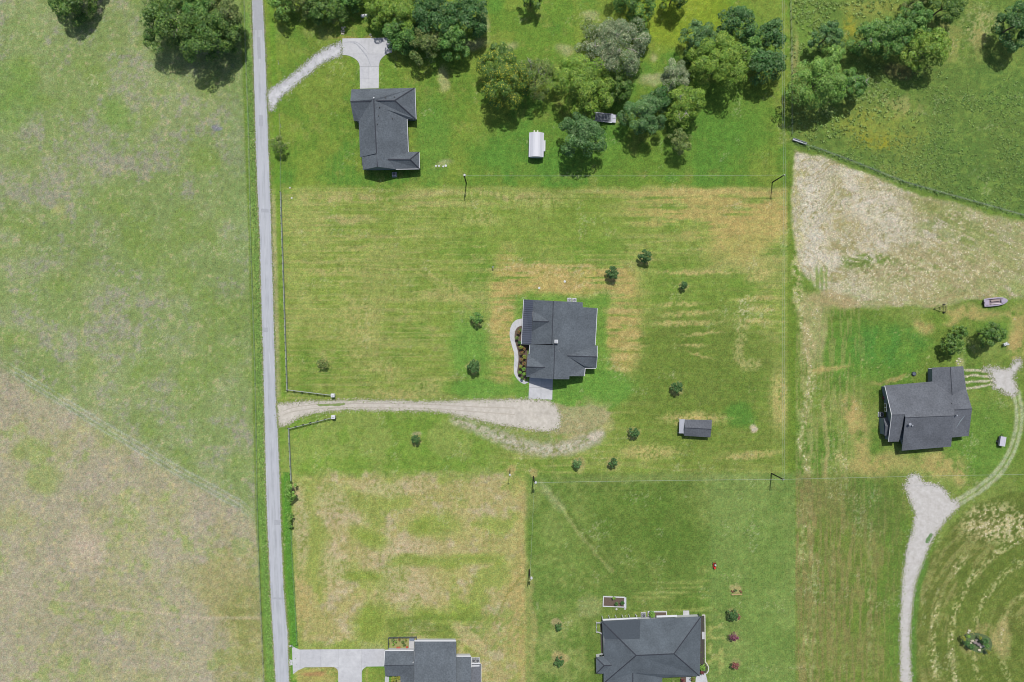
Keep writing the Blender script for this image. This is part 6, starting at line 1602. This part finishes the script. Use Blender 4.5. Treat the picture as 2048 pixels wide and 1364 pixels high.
# log seats round a sapling
M_LOG = mat('log_brown', (124,84,58), var=.15); M_PLANK = mat('plank_tan', (184,160,112), var=.1)
for (x, y, rz, lab) in ((1464,1182,-.75,'left brown sloping wooden seat on the tan ring of the bottom lawn'),(1481,1182,-.75,'right brown sloping wooden seat on the tan ring of the bottom lawn')):
    t, p, _ = local_thing('wooden_seat', lab, 'seat', x, y, rz, group='pair of wooden seats on the bottom lawn')
    MB().box((0,0,.4), (.95,.36,.07)).build('seat', M_LOG, t)
    for s_ in (-.35,.35): MB().box((s_,0,.19), (.08,.3,.38)).build('leg', M_LOG, t)
    place(t, p, rz)
t, p, rz = local_thing('plank_bench', 'long tan plank bench below the two brown seats', 'bench', 1473, 1188, 0)
MB().box((0,0,.38), (3.2,.34,.07)).build('seat', M_PLANK, t)
for s_ in (-1.3,1.3): MB().box((s_,0,.18), (.1,.3,.36)).build('leg', M_PLANK, t)
place(t, p, .03)
T(1472,1181,2.4,'young','tiny shrub between the two brown wooden seats','shrub',170, trunk=False)
# rock island bed, lower right
struct(sheet('island_bed', ragged(smooth_poly([(1923,1280),(1930,1270),(1945,1266),(1965,1268),(1982,1278),(1982,1298),(1975,1308),(1950,1302),(1932,1294)], 4, True), 1.6, .8, 7), .02, mat('island_soil', (90,110,66), var=.3)))
for i, (x, y, r, s_, lab) in enumerate(((1927,1277,5,'goldbush','yellow flowering clump at the left of the rock island'),(1934,1286,6,'deep','dark green plant left of the rocks on the island'),(1943,1294,6,'deep','dark green plant below the rocks on the island'),(1938,1273,4,'limebush','small lime plant at the top left of the island'),(1971,1282,7,'deep','dark green plant right of the rocks on the island'),(1974,1292,5,'green','green plant at the right edge of the island'),(1961,1276,4,'goldbush','small yellow plant above the rocks on the island'),(1978,1304,4.5,'goldbush','yellow flowering clump at the lower right of the island'))):
    T(x, y, r, s_, lab, 'flower_clump', 180+i, trunk=False, group='plants on the rock island')
M_ROCK = mat('grey_rock', (150,140,136), var=.3, vscale=2)
for i, (x, y, r_, m, lab) in enumerate(((1949,1284,.75,M_ROCK,'large dark rock in the middle of the island'),(1955,1288,.8,M_ROCK,'large rock right of the middle of the island'),(1952,1279,.5,M_STONE,'pale rock at the top of the island pile'),(1944,1281,.5,M_STONE,'pale rock left of the island pile'),(1941,1286,.4,M_STONE,'small pale rock at the left edge of the island pile'),(1961,1293,.55,M_STONE,'pale rock at the lower right of the island pile'),(1958,1300,.5,M_STONE,'lowest pale rock of the island'),(1966,1292,.4,M_STONE,'small pale rock at the right of the island pile'),(1938,1261,.5,M_STONE,'pale rock standing apart above the island'),(1936,1265,.4,M_STONE,'smaller pale rock standing apart above the island'))):
    p = P(x, y); tag(MB().blob((p.x,p.y,r_*.4), (r_,r_*.8,r_*.7), .25).build('rock', m), lab, 'rock', 'rocks of the island bed')
# burnt out ash heap
b = MB(); p0 = P(1508,858)
for i in range(40): b.blob((p0.x+rs.normal()*.4, p0.y+rs.normal()*.4, .05), (.12,.1,.07), .3)
o = b.build('ash_heap', M_STONE); o['kind'] = 'stuff'
# small rocks at the right house
for i, (x, y, lab) in enumerate(((1913,722,'left pale rock above the right house'),(1917,717,'top pale rock above the right house'),(1920,723,'right pale rock above the right house'),(1916,728,'lowest pale rock above the right house'))):
    p = P(x, y); tag(MB().blob((p.x,p.y,.1), (.3,.24,.2), .25).build('rock', M_STONE), lab, 'rock', 'pale rocks above the right house')
b = MB()
for i in range(60):
    x, y = rs.uniform(1560, 1606), rs.uniform(1290, 1330)
# culvert end markers along the top left verge
for (x, y, lab) in ((557.5,128,'thin white marker stake beside the top of the road'),(562,254,'thin white marker stake above the sparse roadside tree')):
    p = P(x, y); t = thing('marker_stake', lab, 'stake', p); MB().bar(p, p+Vector((.25,.5,1.5)), .08, .05).build('stake', M_WHITE, t); MB().box((p.x,p.y,.05),(.2,.2,.1)).build('base', M_CONC, t)

M_TYRE = mat('tyre_mark', (168, 171, 178), var=.12, vscale=1.2, var2=(186, 188, 193))
for pts_, w_ in (([(686,86),(700,84),(712,88),(722,98),(733,112),(740,128),(743,136)], 3.2), ([(700,82),(716,86),(730,98),(738,110)], 1.6)):
    q = smooth_poly(pts_, 4); L_ = []; R_ = []
    for i in range(len(q)):
        a = Vector(q[max(i-1, 0)]); b = Vector(q[min(i+1, len(q)-1)]); d = (b-a).normalized(); k = w_*math.sin(math.pi*(i+.6)/(len(q)+.2))*rnd.uniform(.7, 1.1)*.5
        L_.append((q[i][0]-d.y*k, q[i][1]+d.x*k)); R_.append((q[i][0]+d.y*k, q[i][1]-d.x*k))
    struct(strip('tyre_mark', L_, R_, .064 if w_ > 2 else .068, M_TYRE))
